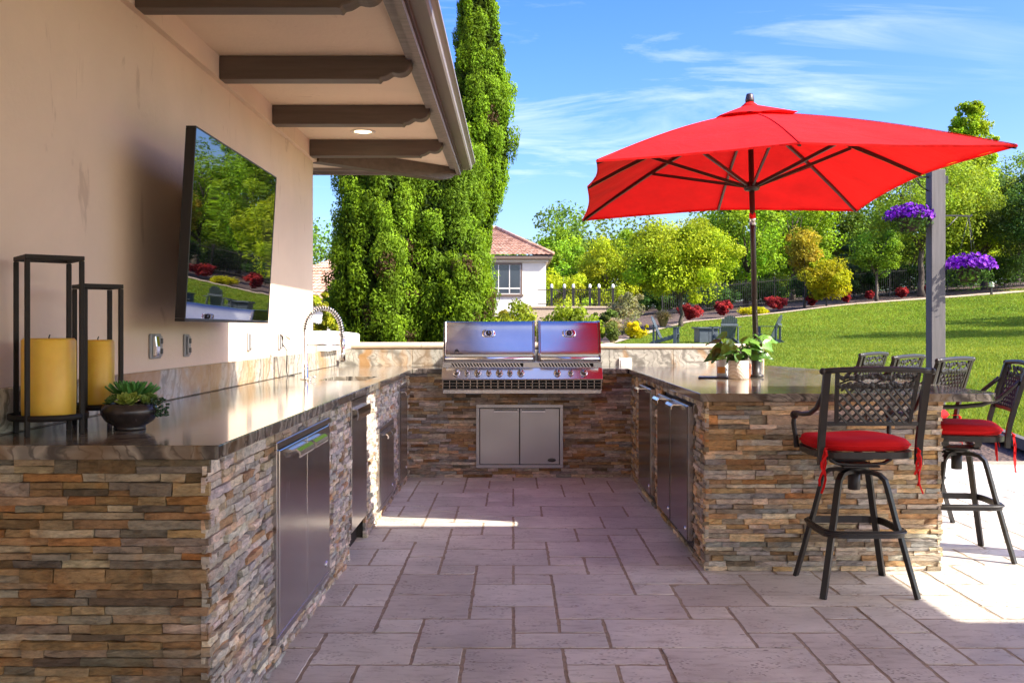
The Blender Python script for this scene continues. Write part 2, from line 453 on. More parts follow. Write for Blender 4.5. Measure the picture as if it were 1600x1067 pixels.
class MB:
    """collects shapes and links them as one mesh object"""
    def __init__(s, off=(0, 0, 0)):
        s.v = []; s.f = []; s.sm = []; s.off = Vector(off)
    def add(s, verts, faces, smooth=False):
        n = len(s.v)
        s.v.extend([tuple(Vector(p) - s.off) for p in verts])
        s.f.extend([tuple(i + n for i in f) for f in faces])
        s.sm.extend([smooth] * len(faces))
        return s
    def box(s, x0, x1, y0, y1, z0, z1, b=0.0, M4=None):
        if x1 < x0: x0, x1 = x1, x0
        if y1 < y0: y0, y1 = y1, y0
        if z1 < z0: z0, z1 = z1, z0
        b = min(b, (x1 - x0) * .45, (y1 - y0) * .45, (z1 - z0) * .45)
        if b <= 0:
            vs = [(x, y, z) for x in (x0, x1) for y in (y0, y1) for z in (z0, z1)]
            fs = [(0, 1, 3, 2), (4, 6, 7, 5), (0, 4, 5, 1), (2, 3, 7, 6), (0, 2, 6, 4), (1, 5, 7, 3)]
        else:
            vs = []; idx = {}
            for ix in (0, 1):
                for iy in (0, 1):
                    for iz in (0, 1):
                        X, Y, Z = (x0, x1)[ix], (y0, y1)[iy], (z0, z1)[iz]
                        sx, sy, sz = (1, -1)[ix], (1, -1)[iy], (1, -1)[iz]
                        for k, q in enumerate(((X, Y + sy * b, Z + sz * b), (X + sx * b, Y, Z + sz * b), (X + sx * b, Y + sy * b, Z))):
                            idx[ix, iy, iz, k] = len(vs); vs.append(q)
            g = lambda *a: idx[a]
            fs = []
            for i in (0, 1):
                fs.append([g(i, 0, 0, 0), g(i, 0, 1, 0), g(i, 1, 1, 0), g(i, 1, 0, 0)])
                fs.append([g(0, i, 0, 1), g(1, i, 0, 1), g(1, i, 1, 1), g(0, i, 1, 1)])
                fs.append([g(0, 0, i, 2), g(0, 1, i, 2), g(1, 1, i, 2), g(1, 0, i, 2)])
            for i in (0, 1):
                for j in (0, 1):
                    fs.append([g(0, i, j, 1), g(1, i, j, 1), g(1, i, j, 2), g(0, i, j, 2)])
                    fs.append([g(i, 0, j, 0), g(i, 1, j, 0), g(i, 1, j, 2), g(i, 0, j, 2)])
                    fs.append([g(i, j, 0, 0), g(i, j, 1, 0), g(i, j, 1, 1), g(i, j, 0, 1)])
            for ix in (0, 1):
                for iy in (0, 1):
                    for iz in (0, 1):
                        fs.append([g(ix, iy, iz, 0), g(ix, iy, iz, 1), g(ix, iy, iz, 2)])
        c = Vector(((x0 + x1) / 2, (y0 + y1) / 2, (z0 + z1) / 2))
        out = []
        for f in fs:                                        # turn every face outward
            pts = [Vector(vs[i]) for i in f]
            nrm = (pts[1] - pts[0]).cross(pts[2] - pts[0])
            ctr = sum(pts, Vector()) / len(pts)
            out.append(tuple(f) if nrm.dot(ctr - c) > 0 else tuple(reversed(f)))
        if M4 is not None: vs = [M4 @ Vector(q) for q in vs]
        return s.add(vs, out)
    def tube(s, path, r, n=8, closed=False, flat=None, caps=True, smooth=True):
        """round (or flat = (width, height)) section swept along a path; r may be a list"""
        P = [Vector(p) for p in path]; m = len(P)
        rs = r if isinstance(r, (list, tuple)) else [r] * m
        vs = []; fs = []; ref = None
        for i, p in enumerate(P):
            a = P[i - 1] if (i > 0 or closed) else P[i]
            c = P[(i + 1) % m] if (i < m - 1 or closed) else P[i]
            d = (c - a)
            d = d.normalized() if d.length > 1e-9 else Vector((0, 0, 1))
            if ref is None:
                ref = Vector((0, 0, 1)) if abs(d.z) < 0.9 else Vector((1, 0, 0))
                ref = (ref - d * ref.dot(d)).normalized()
            else:
                ref = (ref - d * ref.dot(d))
                ref = ref.normalized() if ref.length > 1e-6 else d.orthogonal().normalized()
            w = d.cross(ref)
            if flat:
                hw, hh = flat[0] / 2, flat[1] / 2
                for (u, q) in ((-hw, -hh), (hw, -hh), (hw, hh), (-hw, hh)):
                    vs.append(p + w * u + ref * q)
            else:
                for k in range(n):
                    t = 2 * PI * k / n
                    vs.append(p + (ref * math.cos(t) + w * math.sin(t)) * rs[i])
        nn = 4 if flat else n
        for i in range(m if closed else m - 1):
            j = (i + 1) % m
            for k in range(nn):
                fs.append((i * nn + k, i * nn + (k + 1) % nn, j * nn + (k + 1) % nn, j * nn + k))
        if caps and not closed:
            fs.append(tuple(reversed(range(nn)))); fs.append(tuple((m - 1) * nn + k for k in range(nn)))
        return s.add(vs, fs, smooth and not flat)
    def lathe(s, prof, n=24, c=(0, 0, 0), smooth=True, cap0=True, cap1=True, M4=None):
        vs = []; fs = []; m = len(prof)
        for (r, z) in prof:
            for k in range(n):
                t = 2 * PI * k / n
                q = Vector((r * math.cos(t), r * math.sin(t), z))
                if M4 is not None: q = M4 @ q
                vs.append(q + Vector(c))
        for i in range(m - 1):
            for k in range(n):
                fs.append((i * n + k, i * n + (k + 1) % n, (i + 1) * n + (k + 1) % n, (i + 1) * n + k))
        if cap0: fs.append(tuple(reversed(range(n))))
        if cap1: fs.append(tuple((m - 1) * n + k for k in range(n)))
        return s.add(vs, fs, smooth)
    def prism(s, poly, axis, a0, a1):
        """poly: 2D points; axis 'x': (y,z) swept in x, 'y': (x,z) in y, 'z': (x,y) in z"""
        def P(q, a):
            return {'x': (a, q[0], q[1]), 'y': (q[0], a, q[1]), 'z': (q[0], q[1], a)}[axis]
        n = len(poly)
        vs = [P(q, a0) for q in poly] + [P(q, a1) for q in poly]
        fs = [(i, (i + 1) % n, n + (i + 1) % n, n + i) for i in range(n)] + [tuple(reversed(range(n))), tuple(range(n, 2 * n))]
        return s.add(vs, fs)
    def ball(s, c, r, nu=12, nv=8, sc=(1, 1, 1)):
        vs = []; fs = []
        for i in range(nv + 1):
            ph = PI * i / nv
            for k in range(nu):
                t = 2 * PI * k / nu
                vs.append((c[0] + r * sc[0] * math.sin(ph) * math.cos(t), c[1] + r * sc[1] * math.sin(ph) * math.sin(t), c[2] + r * sc[2] * math.cos(ph)))
        for i in range(nv):
            for k in range(nu):
                fs.append((i * nu + k, (i + 1) * nu + k, (i + 1) * nu + (k + 1) % nu, i * nu + (k + 1) % nu))
        return s.add(vs, fs, True)
    def build(s, name, mat, parent=None, recalc=False, bevel=0.0):
        me = bpy.data.meshes.new(name)
        me.from_pydata(s.v, [], s.f)
        me.polygons.foreach_set('use_smooth', s.sm)
        me.materials.append(M[mat] if isinstance(mat, str) else mat)
        if recalc:
            bm = bmesh.new(); bm.from_mesh(me)
            bmesh.ops.remove_doubles(bm, verts=bm.verts, dist=1e-5)
            bmesh.ops.recalc_face_normals(bm, faces=bm.faces)
            bm.to_mesh(me); bm.free()
        me.update()
        o = bpy.data.objects.new(name, me)
        link(o, parent)
        if bevel:
            md = o.modifiers.new('edge', 'BEVEL'); md.width = bevel; md.segments = 2; md.limit_method = 'ANGLE'; md.angle_limit = math.radians(35)
        return o

def np_mesh(name, V, tone, mat, parent=None, smooth=False):
    """V: (N, k, 3) polygons, tone: (N, 3)"""
    N, k, _ = V.shape
    me = bpy.data.meshes.new(name)
    me.vertices.add(N * k); me.vertices.foreach_set('co', V.astype(np.float32).ravel())
    me.loops.add(N * k); me.loops.foreach_set('vertex_index', np.arange(N * k, dtype=np.int32))
    me.polygons.add(N)
    me.polygons.foreach_set('loop_start', np.arange(0, N * k, k, dtype=np.int32))
    me.polygons.foreach_set('loop_total', np.full(N, k, dtype=np.int32))
    me.update(calc_edges=True)
    set_tone(me, tone)
    me.materials.append(M[mat])
    o = bpy.data.objects.new(name, me)
    return link(o, parent)

def at(px, y, D):
    """world point seen at pixel (px, y) of the photograph at distance D, used once to read off positions"""
    return Vector(((px - CX) * D / F_PX, D, HC - (y - CY) * D / F_PX))

def unit(a): return a / (np.linalg.norm(a, axis=-1, keepdims=True) + 1e-9)

def leaf_quads(c, nrm, L, W, up=0.0, g=None):
    """diamond leaves at c (N,3) facing nrm, long axis random in the leaf plane, biased upward by up"""
    g = g or rng
    N = len(c)
    t = g.normal(size=(N, 3)); t[:, 2] += up
    t = unit(t - nrm * np.sum(t * nrm, 1, keepdims=True))
    b = np.cross(nrm, t)
    L = (L * g.uniform(0.65, 1.35, N))[:, None] / 2; W = (W * g.uniform(0.65, 1.35, N))[:, None] / 2
    bend = nrm * (L * 0.25)
    return np.stack([c - t * L, c + b * W + bend, c + t * L, c - b * W + bend], 1)

def crown_leaves(clumps, rad, per, L, W, base, g, up=0.0, var=0.22, flat=0.8, out=0.7):
    """clumps (K,3) with radius rad (K,): leaves on and in each clump, tone per clump and per leaf"""
    K = len(clumps)
    idx = np.repeat(np.arange(K), per)
    N = len(idx)
    d = unit(g.normal(size=(N, 3)))
    rr = rad[idx] * g.uniform(0.25, 1.0, N) ** 0.55
    c = clumps[idx] + d * rr[:, None] * np.array([1, 1, flat])
    nrm = unit(d * out + g.normal(size=(N, 3)) * 0.55 + np.array([0, 0, 0.25]))
    V = leaf_quads(c, nrm, L, W, up, g)
    base = np.array(base, dtype=float)
    ct = g.uniform(1 - var, 1 + var, (K, 1)) * (1 + g.normal(0, 0.06, (K, 3)))
    tone = base[None] * ct[idx] * g.uniform(0.72, 1.28, (N, 1))
    return V, np.clip(tone, 0.002, 0.9)

# ------------------------------------------------------------------ terrain
EDGE = [(945, 541, 36), (980, 531, 40), (1030, 516, 45), (1080, 503, 48), (1150, 497, 50), (1250, 486, 51), (1325, 477, 52), (1450, 468, 53), (1600, 457, 54)]
EDGE_W = [at(*e) for e in EDGE]
ctrl = [(-6, 9, 0), (-3, 10.5, 0), (0, 10, 0), (3, 10, 0), (3, 13, 0.04), (6, 10.5, 0), (7, 14, 0.1), (10, 9, 0.02), (15, 8, 0.1), (25, 8, 0.5),
        (3, 22, .42), (6, 22, .46), (12, 22, .6), (20, 24, 1.0), (5.56, 35, .80), (7.5, 35, .80), (9.1, 35, .80), (16, 36, 1.05), (24, 40, 1.75), (14, 44, 1.45),
        (12, 62, 2.6), (30, 66, 4.2), (45, 60, 4.8), (60, 40, 4.5), (0, 60, 1.5), (-20, 60, 1.2), (-20, 30, .3), (2, 45, 1.0), (60, 80, 6), (0, 90, 2.5), (-30, 90, 2)]
ctrl += [tuple(e) for e in EDGE_W]
cp = np.array(ctrl)
def _U(r): return np.where(r > 1e-9, r * r * np.log(r + 1e-12), 0)
_n = len(cp)
_K = _U(np.linalg.norm(cp[:, None, :2] - cp[None, :, :2], axis=2)) + np.eye(_n) * 2.0
_P = np.hstack([np.ones((_n, 1)), cp[:, :2]])
_A = np.block([[_K, _P], [_P.T, np.zeros((3, 3))]])
_w = np.linalg.solve(_A, np.concatenate([cp[:, 2], np.zeros(3)]))
def T(x, y):
    x = np.atleast_1d(np.asarray(x, float)); y = np.atleast_1d(np.asarray(y, float))
    q = np.stack([x, y], 1)
    r = np.linalg.norm(q[:, None, :] - cp[None, :, :2], axis=2)
    z = _U(r) @ _w[:_n] + _w[_n] + _w[_n + 1] * x + _w[_n + 2] * y
    far = np.clip((np.hypot(x, y - 30) - 70) / 50, 0, 1)
    z = np.clip(z, -0.2, 6.5) * (1 - far) + 3.0 * far
    near = np.clip((y - 9.4) / 1.5, 0, 1)
    near = np.maximum(near, np.clip((x - 5.5) / 2.0, 0, 1))
    near = np.where(x < -1, np.clip((y - 9.4) / 3, 0, 1), near)
    return z * near
def Tz(x, y): return float(T(x, y)[0])

def grid_mesh(name, P, mat, kind=None, label=None, smooth=True):
    """P: (r, c, 3) grid"""
    r, c, _ = P.shape
    me = bpy.data.meshes.new(name)
    f = [(i * c + j, i * c + j + 1, (i + 1) * c + j + 1, (i + 1) * c + j) for i in range(r - 1) for j in range(c - 1)]
    me.from_pydata(P.reshape(-1, 3).tolist(), [], f)
    me.polygons.foreach_set('use_smooth', [smooth] * len(f))
    me.materials.append(M[mat])
    bm = bmesh.new(); bm.from_mesh(me); bmesh.ops.recalc_face_normals(bm, faces=bm.faces)
    if sum(q.normal.z for q in bm.faces) < 0: bmesh.ops.reverse_faces(bm, faces=bm.faces)
    bm.to_mesh(me); bm.free()
    o = bpy.data.objects.new(name, me); link(o)
    return tag(o, label, None, None, kind)

def spread(a, b, fine0, fine1, n_out, n_in):
    lo = fine0 - (fine0 - a) * (np.linspace(1, 0, n_out, endpoint=False) ** 2.2)
    hi = fine1 + (b - fine1) * (np.linspace(0, 1, n_out + 1)[1:] ** 2.2)
    return np.concatenate([lo, np.linspace(fine0, fine1, n_in), hi])
gx = spread(-600, 600, -25, 60, 14, 86); gy = spread(-300, 900, -6, 95, 14, 102)
GX, GY = np.meshgrid(gx, gy)
GZ = T(GX.ravel(), GY.ravel()).reshape(GX.shape) - 0.10
grid_mesh('ground', np.stack([GX, GY, GZ], 2), 'mulch', 'structure', 'brown bark mulch ground under the lawn, beds and trees')

LP = [(1.5, 12.05), (1.6, 18), (1.8, 26), (2.4, 32)] + [(e.x, e.y) for e in EDGE_W] + [(40, 55), (62, 58)]
RP = [(2.5, 12.05), (3.6, 12.05), (5.0, 12.05), (5.9, 12.0), (5.8, 11.4), (5.72, 10.9), (5.6, 10.2), (5.7, 9.4), (6.5, 8), (9, 6), (14, 5), (22, 4), (32, 4), (45, 4), (62, 4)]
def resample(pl, n):
    pl = np.array(pl, float); s = np.linspace(0, len(pl) - 1, n); i = np.minimum(s.astype(int), len(pl) - 2); f = (s - i)[:, None]
    return pl[i] * (1 - f) + pl[i + 1] * f
nL = 120
A = resample(LP, nL); B = resample(RP, nL)
tt = np.linspace(0, 1, 90)[None, :, None]
Q = A[:, None, :] * (1 - tt) + B[:, None, :] * tt
LZ = T(Q[..., 0].ravel(), Q[..., 1].ravel()).reshape(Q.shape[:2])
grid_mesh('lawn', np.dstack([Q[..., 0], Q[..., 1], LZ]), 'lawn', 'structure', 'mown green lawn rising behind the patio')
# pale gravel edging / path along the top of the lawn
pa = resample(LP[3:], 90)
tng = np.gradient(pa, axis=0); nr = unit(np.stack([-tng[:, 1], tng[:, 0]], 1))
wd = np.interp(np.linspace(0, 1, 90), [0, 0.4, 0.62, 0.8, 1], [0.35, 0.4, 0.5, 1.1, 1.3])[:, None]
o0 = pa - nr * 0.02; o1 = pa + nr * wd
PP = np.stack([o0, (o0 + o1) / 2, o1], 1)
PZ = T(PP[..., 0].ravel(), PP[..., 1].ravel()).reshape(PP.shape[:2]) + 0.035
grid_mesh('path', np.dstack([PP[..., 0], PP[..., 1], PZ]), 'path', 'structure', 'narrow tan gravel path along the far edge of the lawn')
cb = MB()
cpts = [(2.5, 12.0), (3.6, 12.0), (5.0, 12.0), (5.85, 11.95), (5.75, 11.4), (5.67, 10.9), (5.55, 10.2), (5.65, 9.4), (6.4, 8)]
cb.tube([(x, y, Tz(x, y) + 0.01) for x, y in resample(cpts, 40)], 0.05, flat=(0.09, 0.12))
tag(cb.build('curb', 'curb'), 'dark stone edging between mulch bed and lawn', None, None, 'structure')

# grass blades: nobody could count them
g = np.random.default_rng(5)
NB = 330000
D = 10 + 47 * g.random(NB) ** 1.45
X = D * g.uniform(0.08, 0.56, NB)
# keep blades on the lawn: right of the left edge, beyond the curb
ex = np.array([a[0] for a in LP]); ey = np.array([a[1] for a in LP])
inside = np.ones(NB, bool)
lx = np.interp(D, ey[:13].tolist(), ex[:13].tolist())
inside &= X > lx + 0.05
inside &= (D > 12.1) | (X > 5.95)
X = X[inside]; D = D[inside]; NB = len(X)
Z = T(X, D)
h = g.uniform(0.022, 0.05, NB) * (1 + 0.012 * D); wv = 0.004 * (1 + 0.11 * D)
ang = g.uniform(0, 2 * PI, NB); lean = g.normal(0, 0.4, (NB, 2)) * h[:, None]
dx = np.stack([np.cos(ang) * wv, np.sin(ang) * wv, np.zeros(NB)], 1)
base = np.stack([X, D, Z - 0.004], 1)
V = np.stack([base - dx, base + dx, base + np.stack([lean[:, 0], lean[:, 1], h], 1)], 1)
patch = 0.5 + 0.3 * np.sin(X * 1.1 + np.sin(D * 0.6) * 2.3) * np.sin(D * .8 + X * 0.5) + 0.3 * np.sin(X * .31 + 1) * np.sin(D * .23 + np.sin(X * .4))
tone = np.array([0.152, 0.232, 0.024])[None] * (0.74 + 0.22 * g.random((NB, 1)) + 0.36 * patch[:, None]) * np.stack([0.80 + 0.5 * g.random(NB) + .2 * patch, np.ones(NB), np.ones(NB) * 1.3], 1)
gr = np_mesh('grass', V, tone, 'leaf')
tag(gr, 'short sunlit grass blades covering the lawn behind the patio', None, None, 'stuff')

# ------------------------------------------------------------------ patio floor: travertine pavers in a French pattern
pb = MB(); pb.box(-8, 5.6, -6, 9.55, -0.09, -0.0020); pb.box(5.6, 14, -6, 5.5, -0.09, -0.0020)  # right-hand slab lies out of view, added to bounce sunlight
tag(pb.build('patio_base_bounce', 'sand'), 'tan sand joints and bed under the patio pavers, with unseen sunlight-bouncing slab', None, None, 'structure')
patio = thing('patio_paving', 'pinkish beige travertine paving laid in mixed rectangles between the counters', 'paving', (0, 5, 0))
U = 0.1975
x0u, y0u = -5, 7            # grid origin in units
nx, ny = 40, 42
def cell_hidden(i, j):
    x = (x0u + i + .5) * U; y = (y0u + j + .5) * U
    if 1.2 < x < 2.1 and y > 5.4: return True
    if y > 8.65 and -1.3 < x < 2.1: return True
    if y > 9.52: return True
    if x > 4.6 + max(0, (9.45 - y)) * 0.35 and y > 5: return True
    if x < -0.97: return True
    if abs(x) > 0.62 * y + 0.5: return True
    return False
hid = np.array([[cell_hidden(i, j) for j in range(ny)] for i in range(nx)])
sizes = [((3, 2), 44), ((2, 2), 20), ((2, 1), 20), ((1, 1), 5), ((1, 2), 7), ((3, 1), 9)]
def lay(seed):
    """fill the grid row by row; returns the tiles and how far their joints run on in straight lines"""
    rr = random.Random(seed); tiles = []
    occ = [[False] * ny for _ in range(nx)]; vj = [[False] * (ny + 4) for _ in range(nx + 4)]; hj = [[False] * (ny + 4) for _ in range(nx + 4)]
    for j in range(ny):
        for i in range(nx):
            if occ[i][j] or hidl[i][j]: continue
            opts = []
            for (w, d), p_ in sizes:
                if i + w > nx or j + d > ny or any(occ[i + a][j + b] for a in range(w) for b in range(d)): continue
                q = p_
                if j > 0 and vj[i + w][j - 1]: q *= .03                 # no joint that runs on from the row before
                if i > 0 and hj[i - 1][j + d]: q *= .25
                if i + w < nx and not occ[i + w][j] and (i + w + 1 >= nx or occ[i + w + 1][j]): q *= .3
                opts.append(((w, d), q))
            (w, d) = rr.choices([o[0] for o in opts], [o[1] for o in opts])[0]
            for b in range(d): vj[i][j + b] = True; vj[i + w][j + b] = True
            for a in range(w): hj[i + a][j + d] = True; hj[i + a][j] = True
            for a in range(w):
                for b in range(d): occ[i + a][j + b] = True
            tiles.append((x0u + i, y0u + j, w, d))
    cost = 0
    for i in range(1, nx):
        run = 0
        for j in range(ny + 1):
            if vj[i][j]: run += 1
            else: cost += max(0, run - 3) ** 2; run = 0
    for j in range(1, ny):
        run = 0
        for i in range(nx + 1):
            if hj[i][j]: run += 1
            else: cost += .5 * max(0, run - 7) ** 2; run = 0
    return cost + 3 * sum(1 for t_ in tiles if t_[2:] == (1, 1)), tiles
hidl = hid.tolist()
tiles = min((lay(s_) for s_ in range(100, 170)), key=lambda q: q[0])[1]
rr = random.Random(23)
def paver_geo(i, j, w, d):
    x0, x1, y0, y1 = i * U + .0055, (i + w) * U - .0055, j * U + .0055, (j + d) * U - .0055
    edge = []
    def run(a, b, n):
        for k in range(n): edge.append((a[0] + (b[0] - a[0]) * k / n, a[1] + (b[1] - a[1]) * k / n))
    mx, my = 5 * w, 5 * d
    run((x0, y0), (x1, y0), mx); run((x1, y0), (x1, y1), my); run((x1, y1), (x0, y1), mx); run((x0, y1), (x0, y0), my)
    n = len(edge); cx, cy = (x0 + x1) / 2, (y0 + y1) / 2
    J = [rr.gauss(0, 0.0022) for _ in edge]; tz = rr.gauss(0, 0.0007)
    tx, ty = rr.gauss(0, 0.0009), rr.gauss(0, 0.0009)
    def inset(k, q):
        x, y = edge[k]; ox = (x - cx) / (x1 - x0) * 2; oy = (y - cy) / (y1 - y0) * 2
        ax = 1 if abs(ox) > .97 else 0; ay = 1 if abs(oy) > .97 else 0
        return (x - math.copysign(ax * (q + J[k]), ox), y - math.copysign(ay * (q + J[k]), oy))
    vs = []
    for q, z in ((0.0, -0.03), (0.0, -0.0030), (0.003, 0.0)):
        for k in range(n):
            a = inset(k, q); vs.append((a[0], a[1], z + (tz + tx * (a[0] - cx) + ty * (a[1] - cy) if z > -0.01 else 0)))
    fs = [(r * n + k, r * n + (k + 1) % n, (r + 1) * n + (k + 1) % n, (r + 1) * n + k) for r in range(2) for k in range(n)]
    fs.append(tuple(range(2 * n, 3 * n)))
    return vs, fs
def tone_paver():
    b = rr.choice([(0.59, 0.56, 0.505), (0.55, 0.51, 0.46), (0.635, 0.605, 0.545), (0.58, 0.545, 0.49), (0.51, 0.47, 0.42), (0.60, 0.57, 0.505)])
    k = rr.uniform(0.90, 1.08)
    return tuple(c * k for c in b)
def in_view(i, j, w, d):
    x = (i + w / 2) * U; y = (j + d / 2) * U
    if y < 3.05: return 0
    px = CX + x * F_PX / y
    if px < 380 or px > 1650: return 0
    return w * d / y ** 3
tiles.sort(key=lambda t_: -in_view(*t_))
restv, restf, restc = [], [], []
for k, t_ in enumerate(tiles):
    vs, fs = paver_geo(*t_); tc = tone_paver()
    if k < 298 and in_view(*t_) > 0:
        mb = MB((0, 5, 0)); mb.add(vs, fs)
        o = mb.build('paver', 'paver', patio)
        set_tone(o.data, np.array([tc] * len(fs)))
    else:
        n = len(restv); restv += vs; restf += [tuple(i + n for i in f) for f in fs]; restc += [tc] * len(fs)
mb = MB((0, 5, 0)); mb.add(restv, restf)
o = mb.build('paver_remainder', 'paver', patio); o['kind'] = 'stuff'
set_tone(o.data, np.array(restc))

# ------------------------------------------------------------------ house: wall, eave, beams, unseen patio roof
XW = -1.69
house = thing('stucco_house', 'house with beige stucco wall and brown beamed eave along the left counter', 'house', (-1.69, 4.0, 0))
HO = (-1.69, 4.0, 0)
def hb(): return MB(HO)
hb().box(-9, XW, -7, 8.26, -0.05, 2.695).build('wall', 'stucco', house)
# stucco band under the soffit, 35 mm proud, mitred round the corner
b_ = hb(); b_.box(XW - .02, XW + .035, -7, 8.295, 2.695, 2.822); b_.box(-9, XW - .02, 8.26, 8.295, 2.695, 2.822)
b_.build('wall_band', 'stucco', house)
# soffit board
hb().prism([(-9, -7), (-0.545, -7), (-0.545, 9.40), (-9, 9.40)], 'z', 2.822, 2.86).build('soffit', 'soffit', house)
b_ = hb(); b_.box(-0.60, -0.545, -7, 9.40, 2.795, 2.8215); b_.box(-9, -0.60, 9.345, 9.40, 2.795, 2.8215)
b_.build('soffit_moulding', 'fascia', house)
b_ = hb(); b_.box(-0.543, -0.505, -7, 9.44, 2.765, 2.93); b_.box(-9, -0.543, 9.402, 9.44, 2.765, 2.93)
b_.build('fascia', 'fascia', house)
b_ = hb(); b_.box(-0.5045, -0.492, -7, 9.452, 2.80, 2.93); b_.box(-9, -0.5045, 9.4405, 9.452, 2.80, 2.93)
b_.build('drip_edge', 'gutter_dark', house)
gp = [(-0.491, 2.835), (-0.415, 2.835), (-0.405, 2.85), (-0.402, 2.875), (-0.385, 2.895), (-0.372, 2.905), (-0.372, 2.925), (-0.381, 2.925), (-0.381, 2.911), (-0.41, 2.89), (-0.415, 2.853), (-0.481, 2.845), (-0.481, 2.925), (-0.491, 2.925)]
b_ = hb(); b_.prism([(x, z) for x, z in gp], 'y', -7, 9.57)
b_.prism([(9.453 + (x + 0.491), z) for x, z in gp], 'x', -9, -0.4915)
b_.build('gutter', 'gutter', house, recalc=True)
hb().add([(-0.47, -7, 2.935), (-0.47, 9.47, 2.935), (-9, 9.47, 2.935), (-9, -7, 2.935), (-5, -7, 4.6), (-5, 5.0, 4.6), (-9, 5.0, 4.6), (-9, -7, 4.6)],
         [(0, 1, 5, 4), (1, 2, 6, 5), (0, 3, 2, 1), (4, 5, 6, 7), (0, 4, 7, 3), (2, 3, 7, 6)]).build('roof', 'tile', house, recalc=True)
def beam_poly():
    # side profile in (x, z): square beam with an ogee tail
    x0, xe, zt, zb = XW + 0.036, -0.572, 2.820, 2.688
    P = [(x0, zt), (x0, zb), (xe - 0.20, zb), (xe - 0.185, zb - 0.004), (xe - 0.175, zb + 0.012)]
    for k in range(1, 7):
        t = k / 6; P.append((xe - 0.175 + 0.065 * t, zb + 0.012 + 0.028 * math.sin(t * PI / 2) - 0.012 * math.sin(t * PI)))
    for k in range(1, 9):
        t = k / 8 * PI / 2; P.append((xe - 0.110 + 0.110 * math.sin(t), zb + 0.040 + 0.075 * (1 - math.cos(t)) - 0.018 * math.sin(2 * t)))
    P.append((xe, zt))
    return P
for y in (0.70, 1.91, 3.12, 4.33, 5.56, 6.77, 8.00):
    hb().prism(beam_poly(), 'y', y - 0.055, y + 0.055).build('beam', 'beam', house, recalc=True, bevel=0.006)
# hip beam running out diagonally to the corner of the eave
M4 = Matrix.Translation((XW, 8.26, 0)) @ Matrix.Rotation(math.radians(45), 4, 'Z')
h_ = hb(); hp = [(0.02, 2.82), (0.02, 2.69), (1.40, 2.69), (1.50, 2.71), (1.56, 2.76), (1.57, 2.82)]
n = len(hp); vs = [M4 @ Vector((u, w, z)) for w in (-0.06, 0.06) for u, z in hp]
h_.add(vs, [(i, (i + 1) % n, n + (i + 1) % n, n + i) for i in range(n)] + [tuple(reversed(range(n))), tuple(range(n, 2 * n))])
h_.build('hip_beam', 'beam', house, recalc=True)
# unseen patio roof slabs and posts, shaped so their shadow covers the foreground
hb().box(-0.33, 5.05, -5, 4.72, 3.00, 3.16).build('unseen_patio_roof', 'soffit', house)
b_ = hb(); b_.box(5.051, 6.3, -0.5, 2.62, 3.0, 3.16); b_.build('unseen_side_roof', 'soffit', house)
for y in (4.55, -4.8):
    hb().box(4.85, 5.03, y - .09, y + .09, 0, 2.999, 0.01).build('unseen_patio_post', 'beam', house)
dl = MB(HO); dl.lathe([(0.098, 2.8215), (0.098, 2.816), (0.088, 2.811), (0.068, 2.815), (0.066, 2.8215)], 32, (-1.17, 7.62, 0), cap0=False, cap1=False)
dlo = thing('recessed_light', 'lit round recessed light in the eave soffit above the counter', 'light', (-1.17, 7.62, 2.82))
dl = MB((-1.17, 7.62, 2.82)); dl.lathe([(0.098, 2.8215), (0.098, 2.816), (0.088, 2.811), (0.068, 2.815), (0.066, 2.8215)], 32, (-1.17, 7.62, 0), cap0=False, cap1=False)
dl.build('trim_ring', 'trim_white', dlo)
dl = MB((-1.17, 7.62, 2.82)); dl.lathe([(0.067, 2.8185), (0.001, 2.8175)], 32, (-1.17, 7.62, 0), cap0=False); dl.build('lens', 'glow', dlo)

# ------------------------------------------------------------------ stone counters
XL, XR, YB = -0.922, 1.035, 8.50       # stone planes: left run, right run, back run
ZT, ZU = 0.942, 0.899                  # countertop upper and under side
YF_L, YF_R = 2.925, 5.22               # front ends of the left and right runs
STONES = [((0.447, 0.296, 0.141), 9), ((0.522, 0.381, 0.218), 10), ((0.372, 0.233, 0.107), 8), ((0.292, 0.187, 0.092), 6), ((0.354, 0.301, 0.228), 7),
          ((0.267, 0.227, 0.169), 6), ((0.597, 0.477, 0.319), 6), ((0.472, 0.233, 0.083), 1.5), ((0.199, 0.154, 0.102), 4), ((0.497, 0.420, 0.310), 6)]
STONES_PALE = [((0.561, 0.499, 0.418), 10), ((0.659, 0.580, 0.484), 10), ((0.464, 0.429, 0.391), 9), ((0.512, 0.394, 0.270), 6), ((0.439, 0.273, 0.143), 3), ((0.378, 0.360, 0.330), 6), ((0.610, 0.510, 0.385), 6)]
